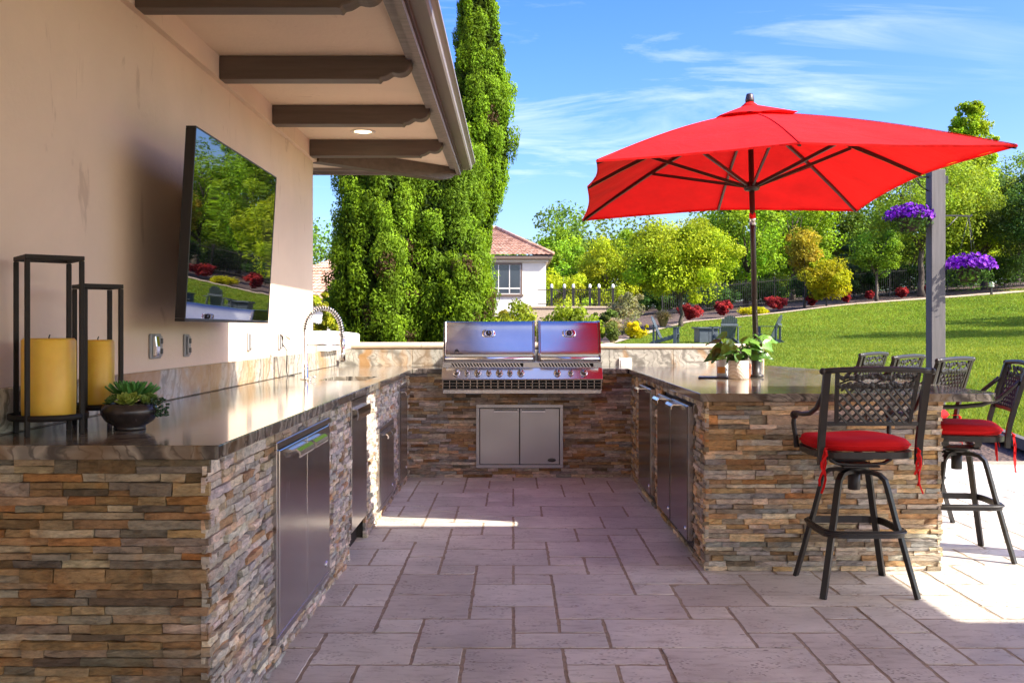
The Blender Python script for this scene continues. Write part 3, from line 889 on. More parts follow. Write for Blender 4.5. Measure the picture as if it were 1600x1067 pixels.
def stone_face(u0, u1, z0, z1, cut, R, mean=0.20):
    """rectangles (u0,u1,z0,z1) of a stacked-stone face"""
    out = []; z = z0
    while z < z1 - 0.006:
        h = R.choice([0.021, 0.023, 0.025, 0.025, 0.027, 0.029]) * (2.0 if R.random() < .07 else 1.0)
        if z1 - z - h < 0.016: h = z1 - z
        u = u0 - R.uniform(0, 0.12)
        while u < u1 - 0.004:
            L = min(max(R.gauss(mean, mean * .38), mean * .4), mean * 2)
            a, c = max(u, u0), min(u + L, u1)
            if u1 - c < 0.05: c = u1; L = c - u
            if c >= u1: c = u1 + R.uniform(-.007, .010)
            if a <= u0: a = u0 + R.uniform(-.010, .007)
            if c - a > 0.012:
                if h > 0.04 and R.random() < 0.5:
                    k = R.uniform(0.4, 0.6); segs = [(a, c, z, z + h * k), (a, c, z + h * k, z + h)]
                else: segs = [(a, c, z, z + h)]
                for sgm in segs:
                    pieces = [sgm]
                    for (cu0, cu1, cz0, cz1) in cut:
                        nxt = []
                        for (pa, pc, pz, pw) in pieces:
                            if pc <= cu0 or pa >= cu1 or pw <= cz0 or pz >= cz1: nxt.append((pa, pc, pz, pw)); continue
                            if pz < cz0 - .006: nxt.append((pa, pc, pz, cz0))
                            if pw > cz1 + .006: nxt.append((pa, pc, cz1, pw))
                            zz0, zz1 = max(pz, cz0), min(pw, cz1)
                            if pa < cu0 - .012: nxt.append((pa, cu0, zz0, zz1))
                            if pc > cu1 + .012: nxt.append((cu1, pc, zz0, zz1))
                        pieces = nxt
                    out += pieces
            u += L
        z += h
    return out
def stone_geo(a, c, z0, z1, frame, R, wrap=(0, 0)):
    """frame = (origin, u-axis, outward normal); returns verts, faces"""
    O, ua, na = frame
    g = 0.0012
    a += g * (wrap[0] == 0); c -= g * (wrap[1] == 0); z0 += g; z1 -= g
    nu = max(2, min(7, int((c - a) / 0.042) + 1)); nv = 2 if z1 - z0 > 0.02 else 1
    d = R.choice([0.009, 0.012, 0.015, 0.019, 0.023]) + R.uniform(-.003, .003)
    sl = R.uniform(-.05, .05)
    vs = []; fs = []
    W = nu + 1
    for j in range(nv + 1):
        for i in range(W):
            edge = i in (0, nu) or j in (0, nv)
            u = a + (c - a) * i / nu + (R.gauss(0, .0030) if 0 < i < nu else R.gauss(0, .0007))
            z = z0 + (z1 - z0) * j / nv + (R.gauss(0, .0008) if j in (0, nv) else R.gauss(0, .002))
            e = d + sl * (u - (a + c) / 2) * .5 + R.gauss(0, .0026) - (0.0010 if edge else 0)
            vs.append(O + ua * u + Vector((0, 0, z)) + na * max(e, .003))
    for j in range(nv):
        for i in range(nu):
            q = (j * W + i, j * W + i + 1, (j + 1) * W + i + 1, (j + 1) * W + i)
            fs.append(q if (i + j) % 2 else q)
    ring = [i for i in range(W)] + [j * W + nu for j in range(1, nv + 1)] + [nv * W + i for i in range(nu - 1, -1, -1)] + [j * W for j in range(nv - 1, 0, -1)]
    n0 = len(vs)
    for k in ring:
        p = vs[k]; h = (p - O).dot(na)
        vs.append(p - na * (h + 0.004))
    m = len(ring)
    for k in range(m):
        fs.append((ring[(k + 1) % m], ring[k], n0 + k, n0 + (k + 1) % m))
    if ua.cross(Vector((0, 0, 1))).dot(na) < 0: fs = [tuple(reversed(f)) for f in fs]
    return vs, fs
def light_toned(pal, k): return [(tuple(min(.75, q * k) for q in c), w) for c, w in pal]  # scales a palette to paint in how brightly its face is lit
def lay_stones(parent, off, faces, seed, palette_of):
    R = random.Random(seed); allst = []
    for fi, (frame, rects, rank) in enumerate(faces):
        pal = palette_of(fi)
        for (a, c, z0, z1) in rects:
            allst.append((rank((a + c) / 2, (z0 + z1) / 2, c - a, z1 - z0), a, c, z0, z1, frame, pal))
    allst.sort(key=lambda q: -q[0])
    rv, rf, rc = [], [], []
    for k, (_, a, c, z0, z1, frame, pal) in enumerate(allst):
        vs, fs = stone_geo(a, c, z0, z1, frame, R)
        tn = R.choices([q[0] for q in pal], [q[1] for q in pal])[0]; kk = R.uniform(0.70, 1.22)
        tn = tuple(q * kk * R.uniform(.95, 1.05) for q in tn)
        if k < 299:
            mb = MB(off); mb.add(vs, fs); o = mb.build('stone', 'stone', parent)
            set_tone(o.data, np.array([tn] * len(fs)))
        else:
            n = len(rv); rv += vs; rf += [tuple(i + n for i in f) for f in fs]; rc += [tn] * len(fs)
    if rv:
        mb = MB(off); mb.add(rv, rf); o = mb.build('stone_remainder', 'stone', parent); o['kind'] = 'stuff'
        set_tone(o.data, np.array(rc))

def slab(name, mat, parent, off, outline, holes, z0, z1, bevel=0.004):
    bm = bmesh.new()
    edges = []
    for loop in [outline] + holes:
        vs = [bm.verts.new((x - off[0], y - off[1], z0 - off[2])) for x, y in loop]
        edges += [bm.edges.new((vs[i], vs[(i + 1) % len(vs)])) for i in range(len(vs))]
    bmesh.ops.triangle_fill(bm, use_beauty=True, use_dissolve=False, edges=edges)
    r = bmesh.ops.extrude_face_region(bm, geom=bm.faces[:])
    bmesh.ops.translate(bm, verts=[e for e in r['geom'] if isinstance(e, bmesh.types.BMVert)], vec=(0, 0, z1 - z0))
    bmesh.ops.recalc_face_normals(bm, faces=bm.faces)
    me = bpy.data.meshes.new(name); bm.to_mesh(me); bm.free()
    me.materials.append(M[mat])
    o = bpy.data.objects.new(name, me); link(o, parent)
    md = o.modifiers.new('edge', 'BEVEL'); md.width = bevel; md.segments = 2; md.limit_method = 'ANGLE'; md.angle_limit = math.radians(40)
    return o
def arc(cx, cy, r, a0, a1, n=8):
    return [(cx + r * math.cos(math.radians(a0 + (a1 - a0) * k / n)), cy + r * math.sin(math.radians(a0 + (a1 - a0) * k / n))) for k in range(n + 1)]

VX, VY = Vector((1, 0, 0)), Vector((0, 1, 0))
# --- left run
offL = (-1.28, 5.8, 0)
cl = thing('stone_counter', 'long stone-clad counter with the sink, running along the house wall under the television', 'counter', offL, 0, 'stone counters of the outdoor kitchen')
cutsL = [(3.69, 4.725, 0.10, 0.85), (5.46, 6.02, 0.0, 0.899), (6.53, 7.27, 0.075, 0.612), (7.69, 8.20, 0.07, 0.83)]
RS = random.Random(3)
fr = (Vector((0, YF_L, 0)), VX, -VY); inn = (Vector((XL, 0, 0)), VY, VX)
def rank_front(ctr, z, w, h): return 100 * w * h
def rank_side(X):
    def f(ctr, z, w, h):
        D_ = max(ctr, 0.5)
        return w * h * abs(X) / D_ ** 3 * 9
    return f
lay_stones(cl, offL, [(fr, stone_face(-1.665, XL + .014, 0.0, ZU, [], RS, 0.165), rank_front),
                      (inn, stone_face(YF_L - .014, YB - 0.03, 0.0, ZU, cutsL, RS, 0.125), rank_side(XL))], 31, lambda fi: light_toned(STONES, .74) if fi == 0 else STONES_PALE)  # light put into colour: front face darkened, inner face pale as if sky-lit
b_ = MB(offL)
ZC = ZU - .002
def core(b_, x0, x1, ys, z1):
    for (y0, y1) in ys: b_.box(x0, x1, y0, y1, 0.0, z1)
core(b_, -1.66, -1.44, [(YF_L + .002, 8.9)], ZC)
core(b_, -1.439, XL - .002, [(YF_L + .002, 3.66), (4.75, 5.44), (6.04, 6.42), (7.30, 8.50)], ZC)
b_.box(-1.439, XL - .002, 6.421, 7.299, 0, 0.60)
b_.box(-1.439, XL - .06, 3.661, 4.749, 0, 0.87); b_.box(-1.439, -1.06, 5.441, 6.039, 0, 0.85)
b_.build('mortar_core', 'core', cl)
hole = [(-1.29, 6.50), (-0.985, 6.50), (-0.985, 7.09), (-1.29, 7.09)]
slab('countertop', 'counter', cl, offL, [(-1.66, 2.885), (-0.877, 2.885), (-0.87, 2.892), (-0.87, 9.175), (-1.66, 9.175)], [hole], ZU, ZT)
b_ = MB(offL)
for k, (y0, y1) in enumerate(((2.885, 5.35), (5.352, 7.55), (7.552, 9.172))):
    bb = MB(offL); bb.box(-1.686, -1.655, y0, y1, ZT + .0015, 1.092, 0.003); bb.build('backsplash', 'splash', cl)
# undermount sink bowl
b_ = MB(offL)
x0, x1, y0, y1 = -1.295, -0.980, 6.495, 7.095
b_.box(x0 - .01, x0, y0, y1, .70, ZU - .001); b_.box(x1, x1 + .01, y0, y1, .70, ZU - .001)
b_.box(x0, x1, y0 - .01, y0, .70, ZU - .001); b_.box(x0, x1, y1, y1 + .01, .70, ZU - .001); b_.box(x0, x1, y0, y1, .69, .70)
b_.build('sink_bowl', 'steel', cl)
# --- back run
offB = (0.06, 8.85, 0)
cbk = thing('stone_counter', 'stone-clad counter across the back with the grill set in it', 'counter', offB, 0, 'stone counters of the outdoor kitchen')
bkf = (Vector((0, YB, 0)), VX, -VY)
cutB = [(-0.305, 0.415, 0.10, 0.618), (-0.585, 0.735, 0.775, 0.90)]
lay_stones(cbk, offB, [(bkf, stone_face(XL, XR, 0.0, ZU, cutB, RS, 0.15), rank_front)], 32, lambda fi: light_toned(STONES, 1.05) + light_toned(STONES_PALE, .92))  # palettes scaled to paint in the light on the back face
b_ = MB(offB); b_.box(XL - .5, XR + .5, YB + .06, 9.15, 0, .74); b_.box(XL, -0.31, YB + .002, YB + .0595, 0, ZC - .01); b_.box(0.42, XR, YB + .002, YB + .0595, 0, ZC - .01); b_.box(-.3095, .4195, YB + .002, YB + .0595, .63, .739)
b_.box(XL, -.62, YB + .06, 9.15, .741, ZC); b_.box(.77, XR, YB + .06, 9.15, .741, ZC)
b_.build('mortar_core', 'core', cbk)
slab('countertop', 'counter', cbk, offB, [(-0.8685, 8.45), (-0.612, 8.45), (-0.612, 9.00), (0.762, 9.00), (0.762, 8.45), (0.9905, 8.45), (0.9905, 9.175), (-0.8685, 9.175)], [], ZU, ZT)
for (x0, x1) in ((-1.635, -0.95), (-0.948, -0.55), (-0.548, 0.30), (0.302, 0.90), (0.902, 1.50), (1.502, 2.34)):
    bb = MB(offB); bb.box(x0, x1, 9.178, 9.205, ZT - .04, 1.094, 0.003); bb.build('backsplash', 'splash', cbk)
# --- right run
offR = (1.75, 7.2, 0)
cr = thing('stone_counter', 'stone-clad bar counter with the umbrella through it and stools around it', 'counter', offR, 0, 'stone counters of the outdoor kitchen')
rf_ = (Vector((0, YF_R, 0)), VX, -VY); rin = (Vector((XR, 0, 0)), VY, -VX)
cutsR = [(5.53, 6.70, 0.03, 0.862), (7.03, 7.70, 0.03, 0.862)]
rsd = (Vector((2.26, 0, 0)), VY, VX)
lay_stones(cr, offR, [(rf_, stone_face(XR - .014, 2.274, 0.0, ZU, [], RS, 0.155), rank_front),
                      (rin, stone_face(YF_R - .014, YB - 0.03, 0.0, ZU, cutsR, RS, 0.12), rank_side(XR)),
                      (rsd, stone_face(YF_R - .014, 8.9, 0.0, ZU, [], RS, 0.24), lambda *a: 0.0)], 33, lambda fi: light_toned(STONES, 1.25) + light_toned(STONES_PALE, .80))  # paler stone mix, also brightened to paint in more light
b_ = MB(offR); b_.box(XR + .40, 2.258, YF_R + .002, 9.15, 0, ZC)
for (y0, y1) in ((YF_R + .002, 5.52), (6.71, 7.02), (7.71, 8.5)): b_.box(XR + .002, XR + .399, y0, y1, 0, ZC)
b_.box(XR + .09, XR + .399, 5.5205, 6.7095, 0, .87); b_.box(XR + .09, XR + .399, 7.0205, 7.7095, 0, .87)
b_.build('mortar_core', 'core', cr)
slab('countertop', 'counter', cr, offR, [(0.993, 5.20)] + [(2.46, 5.19)] + arc(2.47, 5.33, .14, -90, 0)[1:] + [(2.61, 5.34)] + [(2.66, 7.3), (2.60, 8.4)] + arc(2.28, 9.0, .175, 0, 90) + [(0.993, 9.175)], [], ZU, ZT)

# --- low wall behind with cap stones
offW = (0.3, 9.35, 0)
gw = thing('low_garden_wall', 'low garden wall with rounded tan cap stones behind the grill counter', 'wall', offW)
b_ = MB(offW); b_.box(-1.62, 2.36, 9.207, 9.50, 0, 1.094); b_.build('wall_body', 'capstone', gw)
def cap(x0, x1, z0, z1, y0=9.165, y1=9.53):
    r = (z1 - z0) / 2; P = []
    for k in range(7):
        a = math.radians(-90 - 180 * k / 6); P.append((y0 + r + r * math.cos(a), z0 + r + r * math.sin(a)))
    for k in range(7):
        a = math.radians(90 - 180 * k / 6); P.append((y1 - r + r * math.cos(a), z0 + r + r * math.sin(a)))
    bb = MB(offW); bb.prism(P, 'x', x0 + .0015, x1 - .0015); bb.build('cap_stone', 'capstone', gw, recalc=True)
for (x0, x1) in ((-1.52, -0.86), (-.86, -.12), (-.12, .50)): cap(x0, x1, 1.0965, 1.157)
for (x0, x1) in ((.50, 1.05), (1.05, 1.68), (1.68, 2.385)): cap(x0, x1, 1.0965, 1.142)
# white stucco pier at the left end
offP = (-1.85, 9.4, 0)
pr = thing('stucco_pier', 'white stucco garden pier with slightly arched top at the corner of the house', 'pier', offP)
tp = [(-2.25, 0), (-1.56, 0), (-1.56, 1.235)] + [(-1.60 - .62 * k / 8, 1.245 + .022 * math.sin(PI * k / 8)) for k in range(9)] + [(-2.25, 1.24)]
b_ = MB(offP); b_.prism(tp, 'y', 9.56, 9.95); b_.build('pier_body', 'white_stucco', pr, recalc=True, bevel=0.01)
b_ = MB(offP); b_.add([(-1.69, 8.40, 1.095), (-1.69, 9.2, 1.095), (-1.60, 9.2, 1.095), (-1.60, 8.40, 1.095), (-1.69, 8.40, 1.150), (-1.69, 9.2, 1.150), (-1.61, 9.2, 1.150), (-1.61, 8.40, 1.150)],
     [(0, 1, 2, 3), (4, 7, 6, 5), (0, 4, 5, 1), (3, 2, 6, 7), (0, 3, 7, 4), (1, 5, 6, 2)]); b_.box(-1.95, -1.6865, 8.40, 9.2, 0, 1.15); b_.build('wing_wall', 'white_stucco', pr)

# ------------------------------------------------------------------ built-in appliances
def left_unit(name, label, cat, y0, y1, z0, z1, leaves, handles, side=0.034, badge=True, mat='steel', drawer=False, grp=None):
    off = (XL, (y0 + y1) / 2, z0)
    t = thing(name, label, cat, off, 0, grp)
    xf = XL + side
    b_ = MB(off)
    fw = 0.028
    b_.box(XL - .05, xf, y0, y1, z1 - fw, z1, .002); b_.box(XL - .05, xf, y0, y1, z0, z0 + fw, .002)
    b_.box(XL - .05, xf, y0, y0 + fw, z0 + fw, z1 - fw, .002); b_.box(XL - .05, xf, y1 - fw, y1, z0 + fw, z1 - fw, .002)
    b_.build('frame', mat, t)
    b_ = MB(off); b_.box(XL - .045, XL + .004, y0 + fw, y1 - fw, z0 + fw, z1 - fw); b_.build('cabinet_back', 'black', t)
    yi0, yi1 = y0 + fw + .004, y1 - fw - .004
    w = (yi1 - yi0) / leaves
    for k in range(leaves):
        a, c = yi0 + k * w + .0015, yi0 + (k + 1) * w - .0015
        d = MB(off); d.box(XL + .006, xf + .003, a, c, z0 + fw + .004, z1 - fw - .004, .003); do = d.build('door', mat, t)
        if handles:
            hl = min(0.27, w * .55)
            if leaves == 1: ha, hc = (a + c) / 2 - hl / 2, (a + c) / 2 + hl / 2
            elif k == 0: ha, hc = c - .02 - hl, c - .02
            else: ha, hc = a + .02, a + .02 + hl
            zc = z1 - fw - .045
            P = [(xf + .003, zc + .018), (xf + .022, zc + .022), (xf + .036, zc + .012), (xf + .040, zc - .004), (xf + .034, zc - .014), (xf + .030, zc - .010), (xf + .033, zc - .002), (xf + .029, zc + .008), (xf + .018, zc + .014), (xf + .003, zc + .010)]
            h_ = MB(off); h_.prism(P, 'y', ha, hc); h_.build('handle', 'chrome', do, recalc=True)
    if badge:
        d = MB(off); m4 = Matrix.Translation((xf + .003, yi1 - .06, z0 + fw + .05)) @ Matrix.Rotation(PI / 2, 4, 'Y') @ Matrix.Diagonal((.55, 1, 1, 1))
        d.lathe([(.028, 0), (.028, .003), (.022, .005), (.001, .005)], 20, M4=m4, cap0=False); d.build('badge', 'chrome', t)
    return t
left_unit('access_door_cabinet', 'large stainless double door in the left counter, nearest the front', 'cabinet', 3.68, 4.735, 0.095, 0.857, 2, True)
# pull-out bin
off = (XL, 5.74, .14)
bn = thing('pull_out_bin', 'narrow tall stainless pull-out front with a sunlit handle, reaching up to the left countertop', 'trash drawer', off)
b_ = MB(off); b_.box(XL - .02, XL + .022, 5.465, 6.015, .145, .885, .003); b_.build('front_panel', 'steel', bn)
b_ = MB(off); b_.prism([(XL + .022, .835), (XL + .050, .835), (XL + .054, .800), (XL + .050, .770), (XL + .045, .772), (XL + .048, .800), (XL + .045, .828), (XL + .022, .828)], 'y', 5.50, 5.98); b_.build('handle', 'chrome', bn, recalc=True)
b_ = MB(off); b_.box(XL - .10, XL - .04, 5.47, 6.01, 0.0, .144); b_.build('toe_kick', 'black', bn)
left_unit('access_door_cabinet', 'small low stainless double door beside the sunlit strip of the left counter', 'cabinet', 6.51, 7.28, 0.065, 0.622, 2, True)
left_unit('appliance_front', 'tall stainless door at the inner corner of the left counter', 'appliance', 7.68, 8.21, 0.065, 0.838, 1, True)

# double door below the grill
off = (0.055, YB, .083)
x0, x1, z0, z1 = -0.322, 0.432, .083, .633
t_ = thing('access_door_cabinet', 'stainless double door set in the stone below the grill', 'cabinet', off)
fw = .03; yf = YB - .035
b_ = MB(off)
b_.box(x0, x1, yf, YB + .05, z1 - fw, z1, .002); b_.box(x0, x1, yf, YB + .05, z0, z0 + fw, .002); b_.box(x0, x0 + fw, yf, YB + .05, z0 + fw, z1 - fw, .002); b_.box(x1 - fw, x1, yf, YB + .05, z0 + fw, z1 - fw, .002)
b_.build('frame', 'steel', t_)
b_ = MB(off); b_.box(x0 + fw, x1 - fw, YB - .012, YB + .045, z0 + fw, z1 - fw); b_.build('cabinet_back', 'black', t_)
xm = (x0 + x1) / 2
for (a, c, hx) in ((x0 + fw + .004, xm - .003, (-.13 + xm - .09, xm - .02)), (xm + .003, x1 - fw - .004, (xm + .02, xm + .22))):
    d = MB(off); d.box(a, c, yf - .003, YB - .014, z0 + fw + .005, z1 - fw - .005, .003); do = d.build('door', 'steel', t_)
    h_ = MB(off); zc = z1 - fw - .025
    h_.prism([(yf - .003, zc + .012), (yf - .022, zc + .014), (yf - .034, zc + .004), (yf - .034, zc - .010), (yf - .029, zc - .010), (yf - .029, zc + .002), (yf - .020, zc + .008), (yf - .003, zc + .006)], 'x', *hx); h_.build('handle', 'chrome', do, recalc=True)
d = MB(off); m4 = Matrix.Translation((x1 - .10, yf - .003, z0 + .07)) @ Matrix.Rotation(PI / 2, 4, 'X') @ Matrix.Diagonal((1, .45, 1, 1)); d.lathe([(.036, 0), (.036, .003), (.03, .005), (.001, .005)], 24, M4=m4, cap0=False); d.build('badge', 'slate', t_)

# fridges in the right run (doors face the house)
def right_unit(name, label, y0, y1, z0, z1, hside, grp=None):
    off = (XR, (y0 + y1) / 2, 0)
    t = thing(name, label, 'refrigerator', off, 0, grp)
    xf = XR - .052
    d = MB(off); d.box(xf, xf + .006, y0 + .004, y1 - .004, z0 + .004, z1 - .004, .001); d.build('door_glass', 'steel_dark', t)
    d = MB(off); d.box(xf + .0065, XR + .006, y0, y1, z0, z1, .003); do = d.build('door', 'steel', t)
    b_ = MB(off); b_.box(XR + .008, XR + .085, y0 + .006, y1 - .006, .02, z1 + .015); b_.build('body', 'black', t)
    b_ = MB(off)
    for k in range(4): b_.box(XR - .006, XR + .006, y0 + .02, y1 - .02, .022 + k * .015, .031 + k * .015)
    b_.build('vent', 'slate', t)
    h_ = MB(off); a, c = (y1 - .26, y1 - .03) if hside > 0 else (y0 + .03, y0 + .26)
    zc = z1 - .035
    h_.prism([(xf, zc + .018), (xf - .026, zc + .020), (xf - .040, zc + .006), (xf - .040, zc - .014), (xf - .034, zc - .014), (xf - .034, zc + .002), (xf - .024, zc + .013), (xf, zc + .011)], 'y', a, c); h_.build('handle', 'chrome', do, recalc=True)
    d = MB(off); m4 = Matrix.Translation((xf, y0 + .06, z0 + .06)) @ Matrix.Rotation(-PI / 2, 4, 'Y') @ Matrix.Diagonal((.6, 1, 1, 1)); d.lathe([(.026, 0), (.026, .003), (.001, .005)], 20, M4=m4, cap0=False); d.build('badge', 'chrome', t)
right_unit('outdoor_refrigerator', 'dark stainless refrigerator door at the front end of the bar counter', 5.545, 6.125, .085, .850, 1)
right_unit('outdoor_refrigerator', 'middle one of the three dark steel refrigerators in the bar counter', 6.165, 6.69, .085, .845, 1)
right_unit('outdoor_refrigerator', 'dark stainless refrigerator nearest the inner corner, farthest along the bar counter', 7.05, 7.69, .085, .852, 1)

# ------------------------------------------------------------------ the grill
off = (0.075, 8.6, 0.74)
gl = thing('built_in_grill', 'wide stainless built-in gas grill with two lids and ten knobs', 'grill', off)
gx0, gx1 = -0.60, 0.751
b_ = MB(off); b_.box(gx0 + .012, gx1 - .012, 8.34, 8.98, .741, 1.003); b_.build('firebox', 'steel_x', gl)
b_ = MB(off); b_.box(gx0 + .005, gx1 - .005, 8.262, 8.339, .739, .775, .004); b_.build('drip_rail', 'steel_x', gl)
b_ = MB(off); b_.box(gx0 + .01, gx1 - .01, 8.300, 8.339, .776, .857); b_.build('vent_back', 'black', gl)
b_ = MB(off)
for k in range(4): z = .777 + k * .0245; b_.box(gx0, gx1, 8.272, 8.2985, z, z + .0052, .001)
nb = 23
for k in range(nb + 1):
    x = gx0 + (gx1 - gx0 - .012) * k / nb
    for q in range(3): b_.box(x, x + .008, 8.2735, 8.2975, .7833 + q * .0245, .8012 + q * .0245)
b_.build('vent_grille', 'steel_dark', gl)
pz0, pz1, py0, py1 = .859, .955, 8.240, 8.305
b_ = MB(off); b_.prism([(py0, pz0), (py0, pz0 + .006), (py1, pz1), (8.3395, pz1), (8.3395, pz0)], 'x', gx0 - .004, gx1 + .004); b_.build('control_panel', 'steel_x', gl, recalc=True, bevel=.003)
pn = Vector((0, -(pz1 - pz0), (py1 - py0))).normalized()
s_ = 181.0
for k, (cxp, big) in enumerate(((190, 1), (248, 0), (308, 1), (369, 0), (428, 1), (486, 0), (547, 1), (750, 1), (824, 0), (897, 1))):
    px = 660 + cxp / 3.557; X = (px - CX) / 185.0
    c = Vector((X, (py0 + py1) / 2 - .002, (pz0 + pz1) / 2 + .006))
    rot = pn.to_track_quat('Z', 'Y').to_matrix().to_4x4()
    r = .0255 if big else .019
    kb = MB(off); kb.lathe([(r * 1.25, 0), (r * 1.25, .003), (r * 1.1, .0055), (r, .006)], 24, M4=Matrix.Translation(c) @ rot, cap0=False, cap1=False)
    ko = kb.build('knob_bezel', 'chrome', gl)
    kb = MB(off); kb.lathe([(r * .95, .005), (r * .98, .012), (r * .86, .030), (r * .74, .034), (.001, .034)], 24, M4=Matrix.Translation(c) @ rot, cap0=False)
    kb.box(-.003, .003, -r * .7, r * .7, .034, .040, .001, M4=Matrix.Translation(c) @ rot); kb.build('knob', 'steel_dark', ko)
# slanted vent band above the panel
b_ = MB(off); b_.box(gx0 + .006, gx1 - .006, 8.326, 8.3385, .956, 1.004); b_.build('louvre_back', 'black', gl)
b_ = MB(off)
b_.box(gx0, gx1, 8.310, 8.325, .9955, 1.005, .001); b_.box(gx0, gx1, 8.310, 8.325, .956, .9635, .001)
for (a, c) in ((gx0, gx0 + .07), (.085, .22), (gx1 - .07, gx1)): b_.box(a, c, 8.311, 8.3245, .9636, .9954)
for (a, c) in ((gx0 + .08, .085), (.22, gx1 - .075)):
    n = int((c - a) / .026)
    for k in range(n):
        x = a + (c - a) * k / n
        b_.add([(x, 8.312, .9634), (x + .013, 8.312, .9634), (x - .009, 8.312, .9956), (x - .022, 8.312, .9956), (x, 8.324, .9634), (x + .013, 8.324, .9634), (x - .009, 8.324, .9956), (x - .022, 8.324, .9956)],
               [(0, 1, 2, 3), (4, 7, 6, 5), (0, 3, 7, 4), (1, 5, 6, 2)])
b_.build('louvre', 'steel_x', gl)
def lid(x0, x1, gx, logo):
    P = [(8.335, 1.008), (8.330, 1.060)]
    for k in range(7):
        u = k / 6; P.append((8.332 + .105 * u - .010 * math.sin(PI * u), 1.075 + .235 * u))
    for k in range(1, 6):
        a = math.radians(65 + 25 * k / 5 * 1.0) ; P.append((8.437 + .055 * k / 5, 1.310 + .040 * math.sin(k / 5 * PI / 2)))
    P += [(8.86, 1.350), (8.94, 1.30), (8.97, 1.008)]
    b_ = MB(off); b_.prism(P, 'x', x0 + .022, x1 - .022); lo = b_.build('lid', 'steel_x', gl, recalc=True)
    for q in lo.data.polygons: q.use_smooth = abs(q.normal.x) < .5
    lo.data.set_sharp_from_angle(angle=math.radians(35))
    P2 = [(8.325, 1.006), (8.320, 1.060), (8.322, 1.080), (8.425, 1.312), (8.440, 1.345), (8.49, 1.357), (8.87, 1.357), (8.95, 1.305), (8.98, 1.006)]
    for (a, c) in ((x0, x0 + .0215), (x1 - .0215, x1)):
        b_ = MB(off); b_.prism(P2, 'x', a, c); b_.build('lid_end_cap', 'steel_dark', gl, recalc=True, bevel=.004)
    h_ = MB(off); h_.tube([(x0 + .02, 8.268, 1.033), (x1 - .02, 8.268, 1.033)], .0135, 14)
    for x in (x0 + .03, x1 - .03): h_.tube([(x, 8.268, 1.033), (x, 8.335, 1.036)], .010, 10)
    h_.build('lid_handle', 'chrome', lo)
    # temperature gauge in a rounded housing
    nrm = Vector((0, -.235, .105)).normalized()
    c = Vector((gx, 8.332 + .105 * .72 - .004, 1.075 + .235 * .72)) - nrm * 0.002
    rot = nrm.to_track_quat('Z', 'Y').to_matrix().to_4x4()
    Mg = Matrix.Translation(c) @ rot
    pl = []
    for k in range(24):
        a = 2 * PI * k / 24; pl.append((.060 * math.copysign(abs(math.cos(a)) ** .55, math.cos(a)), .038 * math.copysign(abs(math.sin(a)) ** .7, math.sin(a))))
    vs = [Mg @ Vector((u, w, 0)) for u, w in pl] + [Mg @ Vector((u * .93, w * .9, .014)) for u, w in pl] + [Mg @ Vector((u * .66, w * .78, .014)) for u, w in pl]
    fs = [(i, (i + 1) % 24, 24 + (i + 1) % 24, 24 + i) for i in range(24)] + [(24 + i, 24 + (i + 1) % 24, 48 + (i + 1) % 24, 48 + i) for i in range(24)]
    gb = MB(off); gb.add(vs, fs, True); go = gb.build('gauge_housing', 'chrome', lo)
    gb = MB(off); gb.lathe([(.027, .006), (.027, .010), (.001, .0101)], 20, M4=Mg, cap0=False); gb.build('gauge_dial', 'slate', lo)
    gb = MB(off); gb.lathe([(.032, .011), (.030, .017), (.026, .017), (.026, .0105)], 24, M4=Mg, cap0=False, cap1=False); gb.box(-.001, .001, 0, .021, .0105, .0125, M4=Mg); gb.build('gauge_ring', 'chrome', lo)
    if logo:
        lm = Matrix.Translation(Vector((x0 + .115, 8.3255, 1.078))) @ Matrix.Rotation(PI / 2 - .25, 4, 'X')
        gb = MB(off)
        pl = [(-.020, 0), (-.018, .010), (-.010, .022), (0, .026), (.010, .022), (.018, .010), (.020, 0), (.010, .006), (-.010, .006)]
        gb.add([lm @ Vector((u, w + .012, 0.001)) for u, w in pl] + [lm @ Vector((u, w + .012, 0.004)) for u, w in pl], [tuple(range(9, 18))] + [(i, (i + 1) % 9, 9 + (i + 1) % 9, 9 + i) for i in range(9)])
        gb.lathe([(.005, .0045), (.001, .006)], 10, M4=lm @ Matrix.Translation((0, .026, 0)), cap0=False)
        gb.build('emblem', 'slate', lo)
        tc = bpy.data.curves.new('lettering', 'FONT'); tc.body = 'NAPOLEON'; tc.size = .021; tc.align_x = 'CENTER'; tc.extrude = .0012
        to = bpy.data.objects.new('lettering', tc); col.objects.link(to)
        bpy.context.view_layer.update()
        me = bpy.data.meshes.new_from_object(to.evaluated_get(bpy.context.evaluated_depsgraph_get()))
        bpy.data.objects.remove(to)
        me.transform(Matrix.Translation(-Vector(off)) @ lm @ Matrix.Translation((0, -.012, .0025)))
        me.materials.clear(); me.materials.append(M['slate'])
        link(bpy.data.objects.new('lettering', me), lo)
lid(-0.596, 0.186, (763.5 - CX) / 182, True)
lid(0.212, 0.747, (889 - CX) / 182, False)

